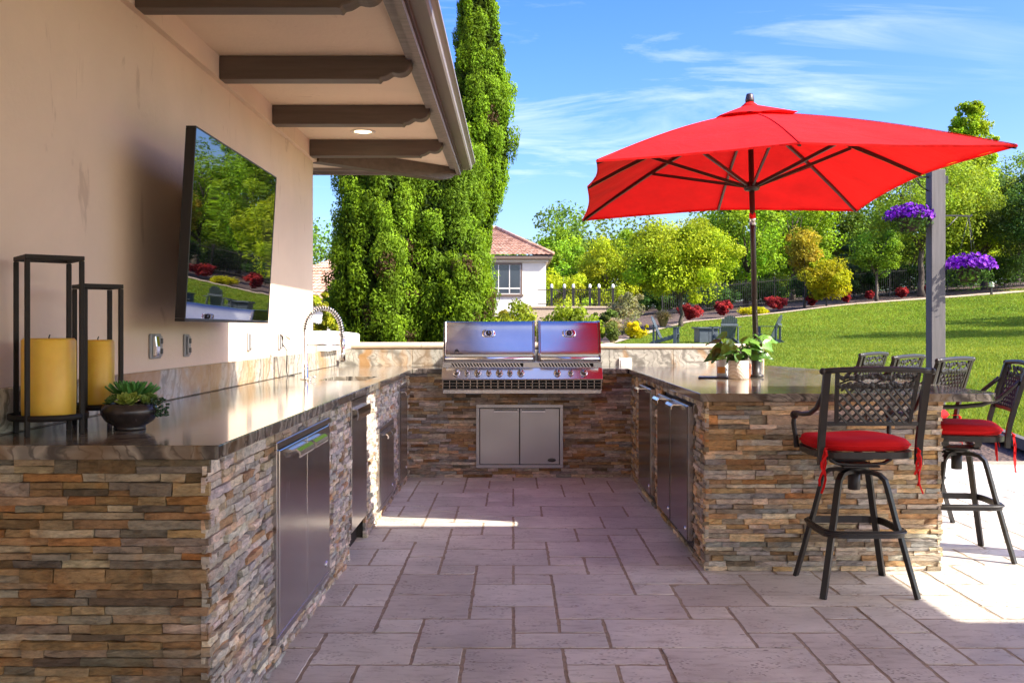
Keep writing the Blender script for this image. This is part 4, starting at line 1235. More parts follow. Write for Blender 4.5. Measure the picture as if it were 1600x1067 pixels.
# ------------------------------------------------------------------ television
off = (XW, 4.95, 1.74)
tv = thing('television', 'large flat television tilted forward on the house wall, reflecting the garden', 'television', off)
y0, y1, zb, zt, xb, xt = 4.225, 5.665, 1.318, 2.162, -1.417, -1.368
def tvp(y, z, d=0.0): return (xb + (xt - xb) * (z - zb) / (zt - zb) - d, y, z)
def tvbox(mb, ya, yb_, za, zb_, d0, d1):
    vs = [tvp(y, z, d) for d in (d0, d1) for (y, z) in ((ya, za), (yb_, za), (yb_, zb_), (ya, zb_))]
    mb.add(vs, [(0, 1, 2, 3), (4, 7, 6, 5), (0, 4, 5, 1), (1, 5, 6, 2), (2, 6, 7, 3), (3, 7, 4, 0)])
b_ = MB(off); tvbox(b_, y0 + .010, y1 - .010, zb + .014, zt - .008, 0.002, .009); b_.build('screen', 'tv_glass', tv)
b_ = MB(off)
tvbox(b_, y0, y1, zb, zb + .0135, 0, .045); tvbox(b_, y0, y1, zt - .0075, zt, 0, .045); tvbox(b_, y0, y0 + .0095, zb + .014, zt - .008, 0, .045); tvbox(b_, y1 - .0095, y1, zb + .014, zt - .008, 0, .045)
b_.build('bezel', 'plastic_black', tv, bevel=.002)
b_ = MB(off); tvbox(b_, y0 + .011, y1 - .011, zb + .015, zt - .009, .0095, .044); tvbox(b_, y0 + .2, y1 - .2, zb + .06, zt - .32, .045, .075); b_.build('back_shell', 'plastic_black', tv)
b_ = MB(off); b_.box(XW + .001, XW + .03, 5.0, 5.42, 1.50, 1.98, .003)
for z in (1.58, 1.88): b_.box(XW + .03, xb - .07, 5.12, 5.17, z, z + .05, .003); b_.box(XW + .03, xb - .07, 5.24, 5.29, z, z + .05, .003)
b_.build('wall_bracket', 'iron', tv)

# ------------------------------------------------------------------ wall outlets
def outlet(y, z, label, double=False, open_=False, white=False):
    off = (XW, y, z)
    t = thing('wall_outlet', label, 'outlet', off, 0, 'weatherproof outlets on the house wall')
    w = .066 if double else .036
    b_ = MB(off); b_.box(XW + .0005, XW + .014, y - w, y + w, z - .058, z + .058, .004); b_.build('box_plate', 'plastic_grey', t)
    for k in ((-.031, .031) if double else (0,)):
        if double and k < 0:
            b_ = MB(off); b_.prism([(XW + .015, z - .05), (XW + .032, z - .045), (XW + .036, z), (XW + .030, z + .05), (XW + .015, z + .05)], 'y', y + k - .022, y + k + .022); b_.build('flip_cover', 'chrome', t, recalc=True, bevel=.004)
        else:
            b_ = MB(off); b_.box(XW + .0145, XW + .026, y + k - .019, y + k + .019, z - .048, z + .048, .004); b_.build('receptacle', 'plastic_grey', t)
            for q in (-.024, .024):
                b_ = MB(off); b_.box(XW + .0262, XW + .031, y + k - .012, y + k + .012, z + q - .013, z + q + .013, .003); b_.build('socket', 'slate' if not white else 'plastic_white', t)
    if open_:
        b_ = MB(off); b_.prism([(XW + .0145, z + .055), (XW + .075, z + .010), (XW + .078, z + .016), (XW + .018, z + .064)], 'y', y - .024, y + .024); b_.build('hood', 'chrome', t, recalc=True)
outlet(4.60, 1.204, 'double outlet box with bright flip cover, beside the candle lanterns', True)
outlet(5.04, 1.200, 'single grey outlet box below the near corner of the television')
outlet(6.24, 1.205, 'single outlet box below the far corner of the television, at the edge of the shade', white=True)
outlet(7.06, 1.195, 'outlet box with a dark cable hanging from it, behind the faucet', open_=True)
cb = MB((XW, 7.06, 1.15)); cb.tube([(XW + .03, 7.06, 1.17), (XW + .055, 7.075, 1.13), (XW + .05, 7.09, 1.06), (XW + .045, 7.10, .99), (XW + .05, 7.11, .947), (XW + .09, 7.16, .946)], .004, 8)
tag(cb.build('power_cable', 'plastic_black'), 'dark cable hanging from the outlet behind the faucet down to the counter', 'cable').location = (XW, 7.06, 1.15)
def splash_outlet():
    off = (1.045, 9.178, .965)
    t = thing('cover_plate', 'white square outlet cover on the backsplash right of the grill', 'outlet', off)
    b_ = MB(off); b_.box(.988, 1.106, 9.160, 9.1775, .917, 1.012, .004); b_.build('plate', 'plastic_white', t)
    b_ = MB(off); b_.box(1.006, 1.088, 9.155, 9.1595, .930, .999, .003); b_.build('lid', 'plastic_white', t)
splash_outlet()

# ------------------------------------------------------------------ faucet
off = (-1.415, 6.65, ZT)
fa = thing('spring_faucet', 'tall stainless spring-neck faucet at the counter sink', 'faucet', off)
X0, Y0 = -1.415, 6.65
b_ = MB(off); b_.lathe([(.030, ZT + .0005), (.030, ZT + .010), (.0215, ZT + .014), (.0215, ZT + .10), (.0165, ZT + .105), (.0165, ZT + .325), (.012, ZT + .33)], 20, (X0, Y0, 0)); b_.build('column', 'chrome', fa)
b_ = MB(off); b_.tube([(X0, Y0 - .018, ZT + .065), (X0 + .01, Y0 - .06, ZT + .075), (X0 + .035, Y0 - .10, ZT + .085)], .007, 8); b_.build('lever', 'chrome', fa)
cen = []
dxa, dya = .240, .05
for k in range(41):
    a = PI - PI * k / 40 * 1.04
    cen.append(Vector((X0 + dxa / 2 + dxa / 2 * math.cos(a), Y0 + dya * k / 40, ZT + .330 + .155 * max(math.sin(a), -0.3))))
cen += [Vector((X0 + dxa + .004, Y0 + dya, ZT + .30 - .0)), Vector((X0 + dxa + .004, Y0 + dya, ZT + .27))]
b_ = MB(off); b_.tube(cen, .0075, 8); b_.build('hose', 'slate', fa)
# coil wound round the hose
L = [0]
for a, c in zip(cen, cen[1:]): L.append(L[-1] + (c - a).length)
turns = 30; pts = []
for k in range(turns * 12):
    s_ = L[-1] * k / (turns * 12)
    i = max(q for q in range(len(L)) if L[q] <= s_); i = min(i, len(L) - 2)
    f = (s_ - L[i]) / max(1e-6, L[i + 1] - L[i]); p = cen[i].lerp(cen[i + 1], f)
    d = (cen[i + 1] - cen[i]).normalized(); u = d.cross(Vector((0, 1, 0))).normalized(); w = d.cross(u)
    a = 2 * PI * k / 12; pts.append(p + (u * math.cos(a) + w * math.sin(a)) * .0165)
b_ = MB(off); b_.tube(pts, .0034, 6); b_.build('spring', 'chrome', fa)
b_ = MB(off); xs, ys = X0 + dxa + .004, Y0 + dya
b_.lathe([(.017, ZT + .275), (.017, ZT + .20), (.021, ZT + .185), (.023, ZT + .125), (.019, ZT + .120)], 18, (xs, ys, 0)); b_.build('spray_head', 'chrome', fa)
b_ = MB(off); b_.tube([(X0 + .017, Y0, ZT + .235), (xs - .02, ys, ZT + .235)], .0065, 8); b_.lathe([(.022, ZT + .228), (.022, ZT + .243)], 16, (xs, ys, 0)); b_.build('holder_arm', 'chrome', fa)
# soap pump by the sink
off = (-1.35, 6.47, ZT)
sp = thing('soap_pump', 'small chrome soap pump by the near corner of the sink', 'soap pump', off)
b_ = MB(off); b_.lathe([(.016, ZT + .0005), (.016, ZT + .012), (.009, ZT + .016), (.009, ZT + .022)], 14, (-1.35, 6.47, 0)); b_.tube([(-1.35, 6.47, ZT + .023), (-1.32, 6.47, ZT + .026), (-1.305, 6.47, ZT + .020)], .005, 8); b_.build('pump_body', 'chrome', sp)

# ------------------------------------------------------------------ candle lanterns
def lantern(label, x, y, side, H, ztray, rz, cr_, ch, rod=.0075):
    t = thing('candle_lantern', label, 'candle holder', (x, y, ZT), rz, 'open iron candle lanterns')
    h = side / 2
    for sx in (-1, 1):
        for sy in (-1, 1):
            b_ = MB(); b_.box(sx * h - rod, sx * h + rod, sy * h - rod, sy * h + rod, 0.0005, H - rod * 2 - .001, .0015); b_.build('leg', 'rod', t)
    b_ = MB()
    for s_ in (-1, 1):
        b_.box(-h - rod, h + rod, s_ * h - rod, s_ * h + rod, H - rod * 2, H, .0015); b_.box(s_ * h - rod, s_ * h + rod, -h + rod + .001, h - rod - .001, H - rod * 2 + .0005, H - .0005, .0015)
    b_.build('top_frame', 'rod', t)
    b_ = MB(); R = h * 1.50
    b_.lathe([(R - .004, ztray - .012), (R, ztray - .008), (R, ztray + .008), (R - .005, ztray + .008), (R - .006, ztray), (.001, ztray)], 40); b_.build('tray', 'rod', t)
    c = thing('pillar_candle', label[0], 'candle', (x, y, ZT + ztray + .0005), rz)
    b_ = MB(); b_.lathe([(cr_ * .97, 0), (cr_ * .985, .006), (cr_, .03), (cr_, ch - .008), (cr_ - .006, ch), (cr_ * .6, ch - .006), (cr_ * .2, ch - .010), (.001, ch - .010)], 48); b_.build('wax', 'wax', c)
    b_ = MB(); b_.tube([(0, 0, ch - .011), (.001, .001, ch + .004), (.004, .001, ch + .012)], .0022, 6); b_.build('wick', 'slate', c)
    return t, c
t1, c1 = lantern('taller open iron lantern at the near end of the left counter, with the wider candle', -1.525, 3.215, .163, .580, .060, math.radians(38), .083, .252)
c1['label'] = 'wide yellow pillar candle in the taller iron lantern'; c1['group'] = 'yellow pillar candles'
t2, c2 = lantern('shorter open iron lantern behind the taller one, with the slimmer candle', -1.475, 3.475, .121, .50, .072, math.radians(40), .056, .232)
c2['label'] = 'slim yellow pillar candle in the shorter iron lantern'; c2['group'] = 'yellow pillar candles'

# ------------------------------------------------------------------ succulent bowl
bx, by = -1.312, 3.35
sb = thing('succulent_bowl', 'dark glazed bowl of mixed green succulents in front of the lanterns', 'planter', (bx, by, ZT))
b_ = MB(); b_.lathe([(.052, .0005), (.054, .006), (.050, .012), (.078, .030), (.094, .055), (.094, .070), (.083, .088), (.074, .092), (.070, .088), (.080, .070), (.001, .070)], 40); b_.build('bowl', 'bowl', sb)
b_ = MB(); b_.lathe([(.074, .0705), (.074, .080), (.001, .084)], 24); b_.build('soil', 'soil', sb)
def rosette(c, R, n, tilt, base, tip, name='rosette', pointy=1.0):
    g = np.random.default_rng(int(abs(c[0] * 9999)) + n)
    vs, fs, tn = [], [], []
    for k in range(n):
        u = k / n; az = k * 2.39996; el = math.radians(12 + 70 * (1 - u) ** .8 * 0 + 72 * (1 - (u ** .6)))
        L = R * (.45 + .55 * u ** .7); W = L * .30 / pointy
        d = Vector((math.cos(az) * math.cos(el), math.sin(az) * math.cos(el), math.sin(el))); s_ = Vector((-math.sin(az), math.cos(az), 0)); up = s_.cross(d) * -1
        o = Vector((0, 0, 0)) + d * L * .06
        if up.z < 0: up = -up
        n0 = len(vs)
        for (a, w, q) in ((0, .45, 0), (.35, .9, -.04), (.68, 1.0, -.02), (.88, .6, .06), (1, .05, .12)):
            for e in (-1, 0, 1): vs.append(tilt @ (o + d * L * a + s_ * W * w * e + up * L * (q + (.07 if e else 0))) + Vector(c))
        for i in range(4):
            for e in range(2):
                fs.append((n0 + i * 3 + e, n0 + i * 3 + e + 1, n0 + i * 3 + e + 4, n0 + i * 3 + e + 3))
                f = (i / 3) ** 2; kk = g.uniform(.85, 1.15)
                tn.append(tuple((base[q] * (1 - f) + tip[q] * f) * kk for q in range(3)))
    mb = MB(); mb.add(vs, fs, False); o = mb.build(name, 'leaf_gloss', sb); set_tone(o.data, np.array(tn)); return o
R_ = lambda ax, ay: Matrix.Rotation(math.radians(ax), 3, 'X') @ Matrix.Rotation(math.radians(ay), 3, 'Y')
rosette((.012, -.040, .095), .046, 34, R_(30, 8), (.24, .36, .06), (.42, .50, .12))
rosette((-.045, -.028, .095), .034, 26, R_(24, -22), (.08, .17, .05), (.14, .24, .07))
rosette((-.05, .02, .10), .036, 24, R_(0, -18), (.08, .17, .05), (.16, .26, .07))
rosette((.052, -.012, .095), .033, 24, R_(12, 26), (.16, .27, .05), (.26, .36, .09))
rosette((.0, .03, .105), .095, 60, R_(-4, 2), (.07, .20, .05), (.10, .30, .07), 'agave', 2.6)
rosette((.05, .035, .10), .042, 26, R_(-14, 20), (.10, .19, .05), (.18, .28, .07))
g = np.random.default_rng(8); C = []
for k in range(5):
    p = Vector((.068 + .004 * k, -.03 + .018 * k, .088)); 
    for q in range(9):
        f = q / 8; C.append((p.x + .034 * min(1, f * 2.2), p.y + g.normal(0, .004), p.z + .012 * math.sin(min(1, f * 2) * PI) - .05 * max(0, f - .25)))
C = np.array(C); bd = MB()
for c in C:
    for q in range(2): bd.ball(tuple(np.array(c) + g.normal(0, .0045, 3)), .0052, 6, 4, (1, 1, .8))
o = bd.build('trailing_beads', 'leaf_gloss', sb); set_tone(o.data, np.tile([.035, .08, .03], (len(o.data.polygons), 1)))

# ------------------------------------------------------------------ umbrella
PC = {'c': [(.484, 5.70, 2.265), (2.69, 5.22, 2.265), (2.84, 8.10, 2.265), (.62, 8.82, 2.265)], 'm': [(1.60, 5.46, 2.312), (2.777, 6.66, 2.327), (1.77, 8.46, 2.308), (.548, 7.26, 2.329)]}
base = Vector((1.715, 6.905, ZT)); top = Vector((1.683, 6.965, 2.83))
um = thing('market_umbrella', 'large red rectangular market umbrella over the bar counter', 'umbrella', tuple(base))
off = tuple(base)
ends = []
for k in range(4): ends += [Vector(PC['c'][k]), Vector(PC['m'][k])]
apex = top + Vector((0, 0, .0))
def ribpt(k, r):
    e = ends[k % 8]; q = apex.lerp(e, r); q.z += .035 * math.sin(PI * r) + (0.012 * r if k % 2 else 0.0); return q
nr_, nt_ = 18, 14
vs, fs = [], []
for k in range(8):
    n0 = len(vs)
    for i in range(nr_ + 1):
        r = .045 + .955 * i / nr_
        for j in range(nt_ + 1):
            u = j / nt_; a, c = ribpt(k, r), ribpt(k + 1, r)
            p = a.lerp(c, u); s_ = math.sin(PI * u) * r ** 2
            p = p.lerp(Vector((apex.x, apex.y, p.z)), .028 * s_); p.z -= .016 * math.sin(PI * u) * math.sin(PI * r) * r
            if 0 < j < nt_: p.z += .0035 * math.sin(u * 17 + k * 2.1) * math.sin(PI * u) * r + .003 * math.sin(r * 23 + k + u * 5) * math.sin(PI * u)
            vs.append(p)
    W = nt_ + 1
    for i in range(nr_):
        for j in range(nt_): fs.append((n0 + i * W + j, n0 + (i + 1) * W + j, n0 + (i + 1) * W + j + 1, n0 + i * W + j + 1))
b_ = MB(off); b_.add(vs, fs, True); cano = b_.build('canopy', 'canopy', um, recalc=True)
cano.data.set_sharp_from_angle(angle=math.radians(6))
# hem: a narrow doubled strip along the edge
vs, fs = [], []
for k in range(8):
    n0 = len(vs)
    for j in range(nt_ + 1):
        u = j / nt_; p = ribpt(k, 1).lerp(ribpt(k + 1, 1), u); p = p.lerp(Vector((apex.x, apex.y, p.z)), .028 * math.sin(PI * u))
        q = p.lerp(Vector((apex.x, apex.y, p.z)), .010)
        vs += [p + Vector((0, 0, .002)), p - Vector((0, 0, .010)), q - Vector((0, 0, .006))]
    for j in range(nt_): a = n0 + 3 * j; fs += [(a, a + 3, a + 4, a + 1), (a + 1, a + 4, a + 5, a + 2)]
b_ = MB(off); b_.add(vs, fs); b_.build('hem', 'canopy', cano)
# seams where the panels are sewn together over the ribs
b_ = MB(off)
for k in range(8): b_.tube([ribpt(k, r) + Vector((0, 0, .0025)) for r in np.linspace(.06, .995, 14)], .003, flat=(.014, .003))
b_.build('seam', 'canopy', cano)
# vent cap: the same shape smaller, lifted above the canopy
vs, fs = [], []
for k in range(8):
    n0 = len(vs)
    for i in range(4):
        r = .018 + .21 * (i / 3)
        for j in range(5):
            u = j / 4; p = ribpt(k, r).lerp(ribpt(k + 1, r), u); p.z += .052 - .034 * (i / 3) + (.010 * math.sin(PI * u) * (i / 3)); vs.append(p)
    for i in range(3):
        for j in range(4): fs.append((n0 + i * 5 + j, n0 + (i + 1) * 5 + j, n0 + (i + 1) * 5 + j + 1, n0 + i * 5 + j + 1))
b_ = MB(off); b_.add(vs, fs, True); b_.build('vent_cap', 'canopy', um, recalc=True)
b_ = MB(off)
ax = (top - base).normalized()
P = lambda z: base + ax * ((z - base.z) / ax.z)
for k in range(3):
    p = P(2.865 + .012 * k); b_.lathe([(.052 - .014 * k, -.012), (.062 - .014 * k, 0), (.050 - .014 * k, .012)], 16, tuple(p))
b_.build('vent_collar', 'canopy', um)
b_ = MB(off); b_.lathe([(.030, 0), (.032, .02), (.026, .05), (.022, .062), (.001, .066)], 16, tuple(P(2.893))); b_.build('finial', 'pole', um)
b_ = MB(off); b_.tube([P(ZT + .004), P(2.89)], .0195, 16); b_.build('pole', 'pole', um)
b_ = MB(off); b_.tube([P(ZT + .003), P(ZT + .02), P(ZT + .024), P(ZT + .10), P(ZT + .12), P(ZT + .20), P(ZT + .25), P(ZT + .27)], [.05, .05, .030, .030, .034, .040, .036, .021], 20); b_.build('base_sleeve', 'iron', um)
b_ = MB(off); b_.tube([P(2.02), P(2.02 + .085)], .0235, 16); b_.build('pole_joint', 'chrome', um)
b_ = MB(off); b_.tube([P(2.262), P(2.27), P(2.285), P(2.315), P(2.33)], [.026, .052, .058, .050, .028], 16); b_.build('runner_hub', 'pole', um)
b_ = MB(off); b_.tube([P(2.74), P(2.75), P(2.775), P(2.79)], [.026, .046, .046, .026], 16); b_.build('top_hub', 'pole', um)
for k in range(8):
    pts = [ribpt(k, r) - Vector((0, 0, .022 - .010 * r)) for r in (.05, .3, .55, .8, .995)]
    b_ = MB(off); b_.tube(pts, .012, flat=(.016, .024)); rb = b_.build('rib', 'pole', um)
    mid = ribpt(k, .52 if k % 2 == 0 else .60) - Vector((0, 0, .032)); h0 = P(2.30) + (Vector((mid.x, mid.y, 0)) - Vector((P(2.3).x, P(2.3).y, 0))).normalized() * .05
    b_ = MB(off); b_.tube([h0, mid], .01, flat=(.014, .022)); b_.build('strut', 'pole', rb)

# ------------------------------------------------------------------ bar stools
def leaf_plate(mb, c, ang, L, W, y, th=.006):
    ca, sa = math.cos(ang), math.sin(ang)
    pl = [(-.5, 0), (-.3, .36), (0, .5), (.3, .34), (.5, 0), (.3, -.34), (0, -.5), (-.3, -.36)]
    P = [(c[0] + L * u * ca - W * w * sa, c[1] + L * u * sa + W * w * ca) for u, w in pl]
    vs = [(x, y - th / 2, z) for x, z in P] + [(x, y + th / 2, z) for x, z in P] + [(c[0], y - th, c[1]), (c[0], y + th, c[1])]
    fs = []
    for k in range(8):
        j = (k + 1) % 8; fs += [(k, j, 16), (8 + j, 8 + k, 17), (k, 8 + k, 8 + j, j)]
    mb.add(vs, fs)
def make_stool(label, loc, rz, base_rz):
    t = thing('bar_stool', label, 'bar stool', loc, rz, 'bar stools around the counter')
    W = .232
    def by(z): return -.215 - .105 * max(0, (z - .72) / .38) ** 1.1     # lean of the back
    for s in (-1, 1):
        b_ = MB(); zs = [.640, .70, .76, .85, .95, 1.03, 1.085]
        b_.tube([(s * (W + .008 * (z - .64)), by(z), z) for z in zs], .013, flat=(.024, .032)); b_.build('back_post', 'iron', t)
        b_ = MB(); b_.tube([(s * W, by(1.0) + .015, 1.0), (s * (W + .004), by(.95) + .05, .955), (s * (W + .008), -.17, .905), (s * (W + .012), -.08, .872), (s * (W + .014), .04, .858), (s * (W + .014), .15, .856), (s * (W + .012), .185, .846)], .012, 10)
        b_.ball((s * (W + .013), .185, .842), .022, 10, 8); b_.tube([(s * (W + .012), .185, .84), (s * (W + .016), .190, .80), (s * (W + .010), .178, .74), (s * (W + .004), .172, .675)], [.012, .013, .012, .015], 10); b_.build('arm', 'iron', t)
    b_ = MB(); n = 12
    b_.tube([(-W - .022 + (2 * W + .044) * k / n, by(1.09) - .018 * math.sin(PI * k / n), 1.088 + .010 * math.sin(PI * k / n) ** .7) for k in range(n + 1)], .0135, 10)
    for s in (-1, 1): b_.ball((s * (W + .024), by(1.09), 1.088), .0165, 10, 6)
    b_.build('top_rail', 'iron', t)
    # cast back panel: frame, lattice, leafy band
    b_ = MB(); px0, px1, pz0, pz1 = -.172, .172, .838, 1.078
    yb = lambda x, z: by(z) - .018 * math.cos(x / .2 * 1.2)
    for s in (-1, 1): b_.tube([(s * (.172 + .018 * (z - .838) / .24), yb(.17, z), z) for z in (.838, .90, .96, 1.02, 1.08)], .007, flat=(.012, .018))
    b_.tube([(x, yb(x, .838), .838) for x in np.linspace(-.215, .215, 9)], .007, flat=(.012, .020))
    b_.build('back_frame', 'iron', t)
    b_ = MB(); zl0, zl1 = .842, 1.008; pit = .0455
    for sgn in (-1, 1):
        k = -8
        while k < 14:
            x_at = lambda z: px0 + k * pit + (z - zl0) * sgn * .95 + (0 if sgn > 0 else .0)
            pts = []
            for z in np.linspace(zl0, zl1, 13):
                x = x_at(z)
                if px0 - .004 <= x <= px1 + .004: pts.append((x, yb(x, z) + sgn * .003, z))
            if len(pts) > 1: b_.tube(pts, .006, flat=(.007, .0105))
            k += 1
    b_.build('back_lattice', 'iron', t)
    b_ = MB(); gg = random.Random(4)
    b_.tube([(x, yb(x, 1.035) , 1.037 + .012 * math.sin(x * 40)) for x in np.linspace(-.18, .18, 25)], .0045, 6)
    for k in range(21):
        x = -.175 + .35 * k / 20
        for q in range(2): leaf_plate(b_, (x + gg.uniform(-.008, .008), 1.040 + (.020 if q else -.016) + gg.uniform(-.006, .006)), gg.uniform(-1.2, 1.2), .036, .022, yb(x, 1.04) + gg.uniform(-.006, .006))
    b_.tube([(x, yb(x, 1.010), 1.010) for x in np.linspace(-.178, .178, 9)], .005, flat=(.007, .010))
    b_.build('back_leaf_band', 'iron', t)
    b_ = MB()
    def sup(rx, ry, e, n=36, cy=0): return [(rx * math.copysign(abs(math.cos(2 * PI * k / n)) ** e, math.cos(2 * PI * k / n)), cy + ry * math.copysign(abs(math.sin(2 * PI * k / n)) ** e, math.sin(2 * PI * k / n))) for k in range(n)]
    b_.tube([(x, y, .682) for x, y in sup(.232, .215, .5)], .011, closed=True, flat=(.022, .030))
    for x in (-.12, 0, .12): b_.tube([(x, -.205, .680), (x, .205, .680)], .008, flat=(.02, .008))
    b_.build('seat_frame', 'iron', t)
    # cushion
    vs, fs = [], []; prof = [(.80, .700), (.93, .700), (.985, .709), (1.0, .724), (.985, .741), (.93, .752), (.78, .758), (.50, .760), (.25, .757), (.06, .754)]
    n = 40
    for (k, z) in prof:
        for (x, y) in sup(.242 * k, .225 * k, .62 if k > .5 else .8, n): vs.append((x, y + .005, z + .004 * math.sin(x * 18) * (z > .74)))
    for i in range(len(prof) - 1):
        for k in range(n): fs.append((i * n + k, i * n + (k + 1) % n, (i + 1) * n + (k + 1) % n, (i + 1) * n + k))
    fs += [tuple(reversed(range(n))), tuple((len(prof) - 1) * n + k for k in range(n))]
    b_ = MB(); b_.add(vs, fs, True); cu = b_.build('seat_cushion', 'cushion', t, recalc=True)
    b_ = MB(); b_.tube([(x, y + .005, .725) for x, y in sup(.244, .227, .62, 40)], .0045, 6, closed=True); b_.build('piping', 'cushion', cu)
    for s in (-1, 1):
        gg = random.Random(5 if s < 0 else 9); b_ = MB()
        for q in range(3):
            x0, y0 = s * .222, -.245; L = (.20, .165, .11)[q]; dx = gg.uniform(-.02, .035) * s; dy = gg.uniform(-.03, 0)
            pts = [(s * .20, -.20, .716), (s * .218, -.238, .722), (x0, y0 - .004 * q, .708)]
            for k in range(1, 7): f = k / 6; pts.append((x0 + dx * f + .010 * math.sin(f * 7 + q * 2) * s, y0 + dy * f - .004 * q, .708 - L * f))
            b_.tube(pts, .004, flat=(.011, .0025))
        b_.ball((s * .222, -.247, .706), .010, 8, 6); b_.build('tie', 'ribbon', cu)
    # swivel
    b_ = MB()
    for y in (-.085, .085):
        b_.tube([(-.15, y, .668), (-.145, y, .645), (-.115, y, .628), (-.05, y, .622), (.05, y, .622), (.115, y, .628), (.145, y, .645), (.15, y, .668)], .01, flat=(.036, .009))
    b_.box(-.09, .09, -.11, .11, .609, .617, .002); b_.lathe([(.055, .586), (.062, .592), (.062, .603), (.05, .608)], 24)
    b_.build('swivel', 'iron', t)
    b_ = MB(); b_.lathe([(.027, .486), (.030, .490), (.030, .585)], 20); b_.build('spindle_tube', 'iron', t)
    Rb = Matrix.Rotation(base_rz, 3, 'Z')
    for sx in (-1, 1):
        for sy in (-1, 1):
            pts = [(sx * .022, sy * .022, .578), (sx * .062, sy * .062, .580), (sx * .092, sy * .092, .572), (sx * .112, sy * .112, .548), (sx * .122, sy * .122, .505), (sx * .150, sy * .150, .36), (sx * .172, sy * .172, .26), (sx * .196, sy * .196, .14), (sx * .226, sy * .226, .0)]
            b_ = MB(); b_.tube([Rb @ Vector(p) for p in pts], .012, flat=(.030, .019)); b_.build('leg', 'iron', t)
    b_ = MB(); b_.tube([Rb @ Vector((x, y, .300)) for x, y in sup(.196, .196, .36, 32)], .01, closed=True, flat=(.013, .034))
    b_.tube([Rb @ Vector((x, y, .306)) for x, y in sup(.206, .206, .36, 32)], .006, 8, closed=True); b_.build('footrest', 'iron', t)
    return t
make_stool('bar stool seen from behind in front of the stone end of the bar counter', (1.70, 4.885, 0), 0.0, 0.0)
s2 = make_stool('bar stool at the sunny right end of the bar, in front of the mulch bed', (2.535, 5.60, 0), math.radians(76), math.radians(-80))
def stool_copy(loc, rz, label):
    c = copy_tree(s2); c.location = loc; c.rotation_euler = (0, 0, rz); c['label'] = label; return c
stool_copy((2.60, 6.46, 0), math.radians(42), 'bar stool just right of the grey post, its lattice back showing over the countertop')
stool_copy((2.52, 7.02, 0), math.radians(46), 'second farthest bar stool, only its back top in view')
stool_copy((2.53, 7.72, 0), math.radians(48), 'farthest bar stool, only its top rail showing above the nearest stool')

# ------------------------------------------------------------------ potted plant and cups on the bar
px_, py_ = 1.546, 6.72
pt = thing('potted_plant', 'cream herringbone pot with a broad-leaved green plant on the bar counter', 'plant', (px_, py_, ZT))
b_ = MB(); b_.lathe([(.066, .0005), (.070, .004), (.070, .124), (.067, .128), (.063, .124), (.062, .105), (.001, .105)], 40); b_.build('pot', 'pot', pt)
b_ = MB(); b_.lathe([(.061, .1055), (.001, .110)], 20, cap0=False); b_.build('soil', 'soil', pt)
gg = random.Random(12)
shape = [(0, .12), (.10, .62), (.22, .85), (.38, .78), (.55, .60), (.75, .34), (.90, .14), (1.0, .01)]
st = MB()
spec = []
for k in range(40):
    az = gg.uniform(0, 2 * PI); R = gg.uniform(.02, .16); z = .155 + gg.uniform(.0, .155) * (1 - R / .30)
    spec.append((az, R, z))
spec += [(0.15, .16, .285), (.5, .15, .30), (-.25, .17, .25), (2.8, .13, .26), (3.3, .14, .20), (3.0, .15, .16), (3.7, .13, .15), (0.0, .185, .27), (2.4, .10, .30)]
for k, (az, R, z) in enumerate(spec):
    b0 = Vector((math.cos(az) * .02, math.sin(az) * .02, .108)); b1 = Vector((math.cos(az) * R, math.sin(az) * R, z))
    mid_ = b0.lerp(b1, .55) + Vector((0, 0, .03)); st.tube([b0, mid_, b1], [.0035, .003, .002], 5)
    L = gg.uniform(.085, .125); W = L * gg.uniform(.40, .48)
    d = Vector((math.cos(az + gg.uniform(-.5, .5)), math.sin(az + gg.uniform(-.5, .5)), gg.uniform(-.75, .05))).normalized()
    s_ = d.cross(Vector((gg.uniform(-.4, .5), gg.uniform(-1.1, -.2), .8))).normalized(); up = s_.cross(d)
    vs = []; fs = []
    for (a, w) in shape:
        for e in (-1, -.5, 0, .5, 1):
            vs.append(b1 - d * L * .12 + d * L * a + s_ * W * w * e + up * (abs(e) * .16 * W * w - .20 * L * a * a + .006 * math.sin(a * 9 + e * 3)))
    for i in range(len(shape) - 1):
        for e in range(4): fs.append((i * 5 + e, i * 5 + e + 1, i * 5 + e + 6, i * 5 + e + 5))
    mb = MB(); mb.add(vs, fs, True); o = mb.build('leaf', 'leaf_gloss', pt)
    c = gg.choice([(.10, .26, .035), (.08, .21, .03), (.13, .30, .045), (.06, .15, .025), (.15, .33, .06)]); set_tone(o.data, np.tile(c, (len(fs), 1)))
o = st.build('stems', 'leaf_gloss', pt); set_tone(o.data, np.tile((.09, .16, .04), (len(o.data.polygons), 1)))
mx, my = 1.49, 6.98
mg = thing('ceramic_mug', 'white ceramic mug with an orange print behind the potted plant', 'mug', (mx, my, ZT))
b_ = MB(); b_.lathe([(.036, .0005), (.040, .005), (.042, .13), (.040, .133), (.038, .13), (.036, .02), (.001, .02)], 28); b_.build('mug_body', 'mug_white', mg)
b_ = MB(); n = 12
vs = [(.0435 * math.cos(a), .0435 * math.sin(a), z) for z in (.03, .075) for a in np.linspace(-2.7, -1.3, n)]
b_.add(vs, [(i, i + 1, n + i + 1, n + i) for i in range(n - 1)], True); b_.build('print', 'mug_orange', mg)
kp = thing('copper_cup', 'small copper cup behind the right side of the cream pot', 'cup', (1.64, 6.90, ZT))
b_ = MB(); b_.lathe([(.028, .0005), (.033, .006), (.036, .095), (.034, .097), (.031, .02), (.001, .02)], 24); b_.build('cup_body', 'terracotta', kp)
tr = thing('slate_tray', 'thin dark slate tray lying left of the cream pot on the bar', 'tray', (1.44, 6.86, ZT), math.radians(-12))
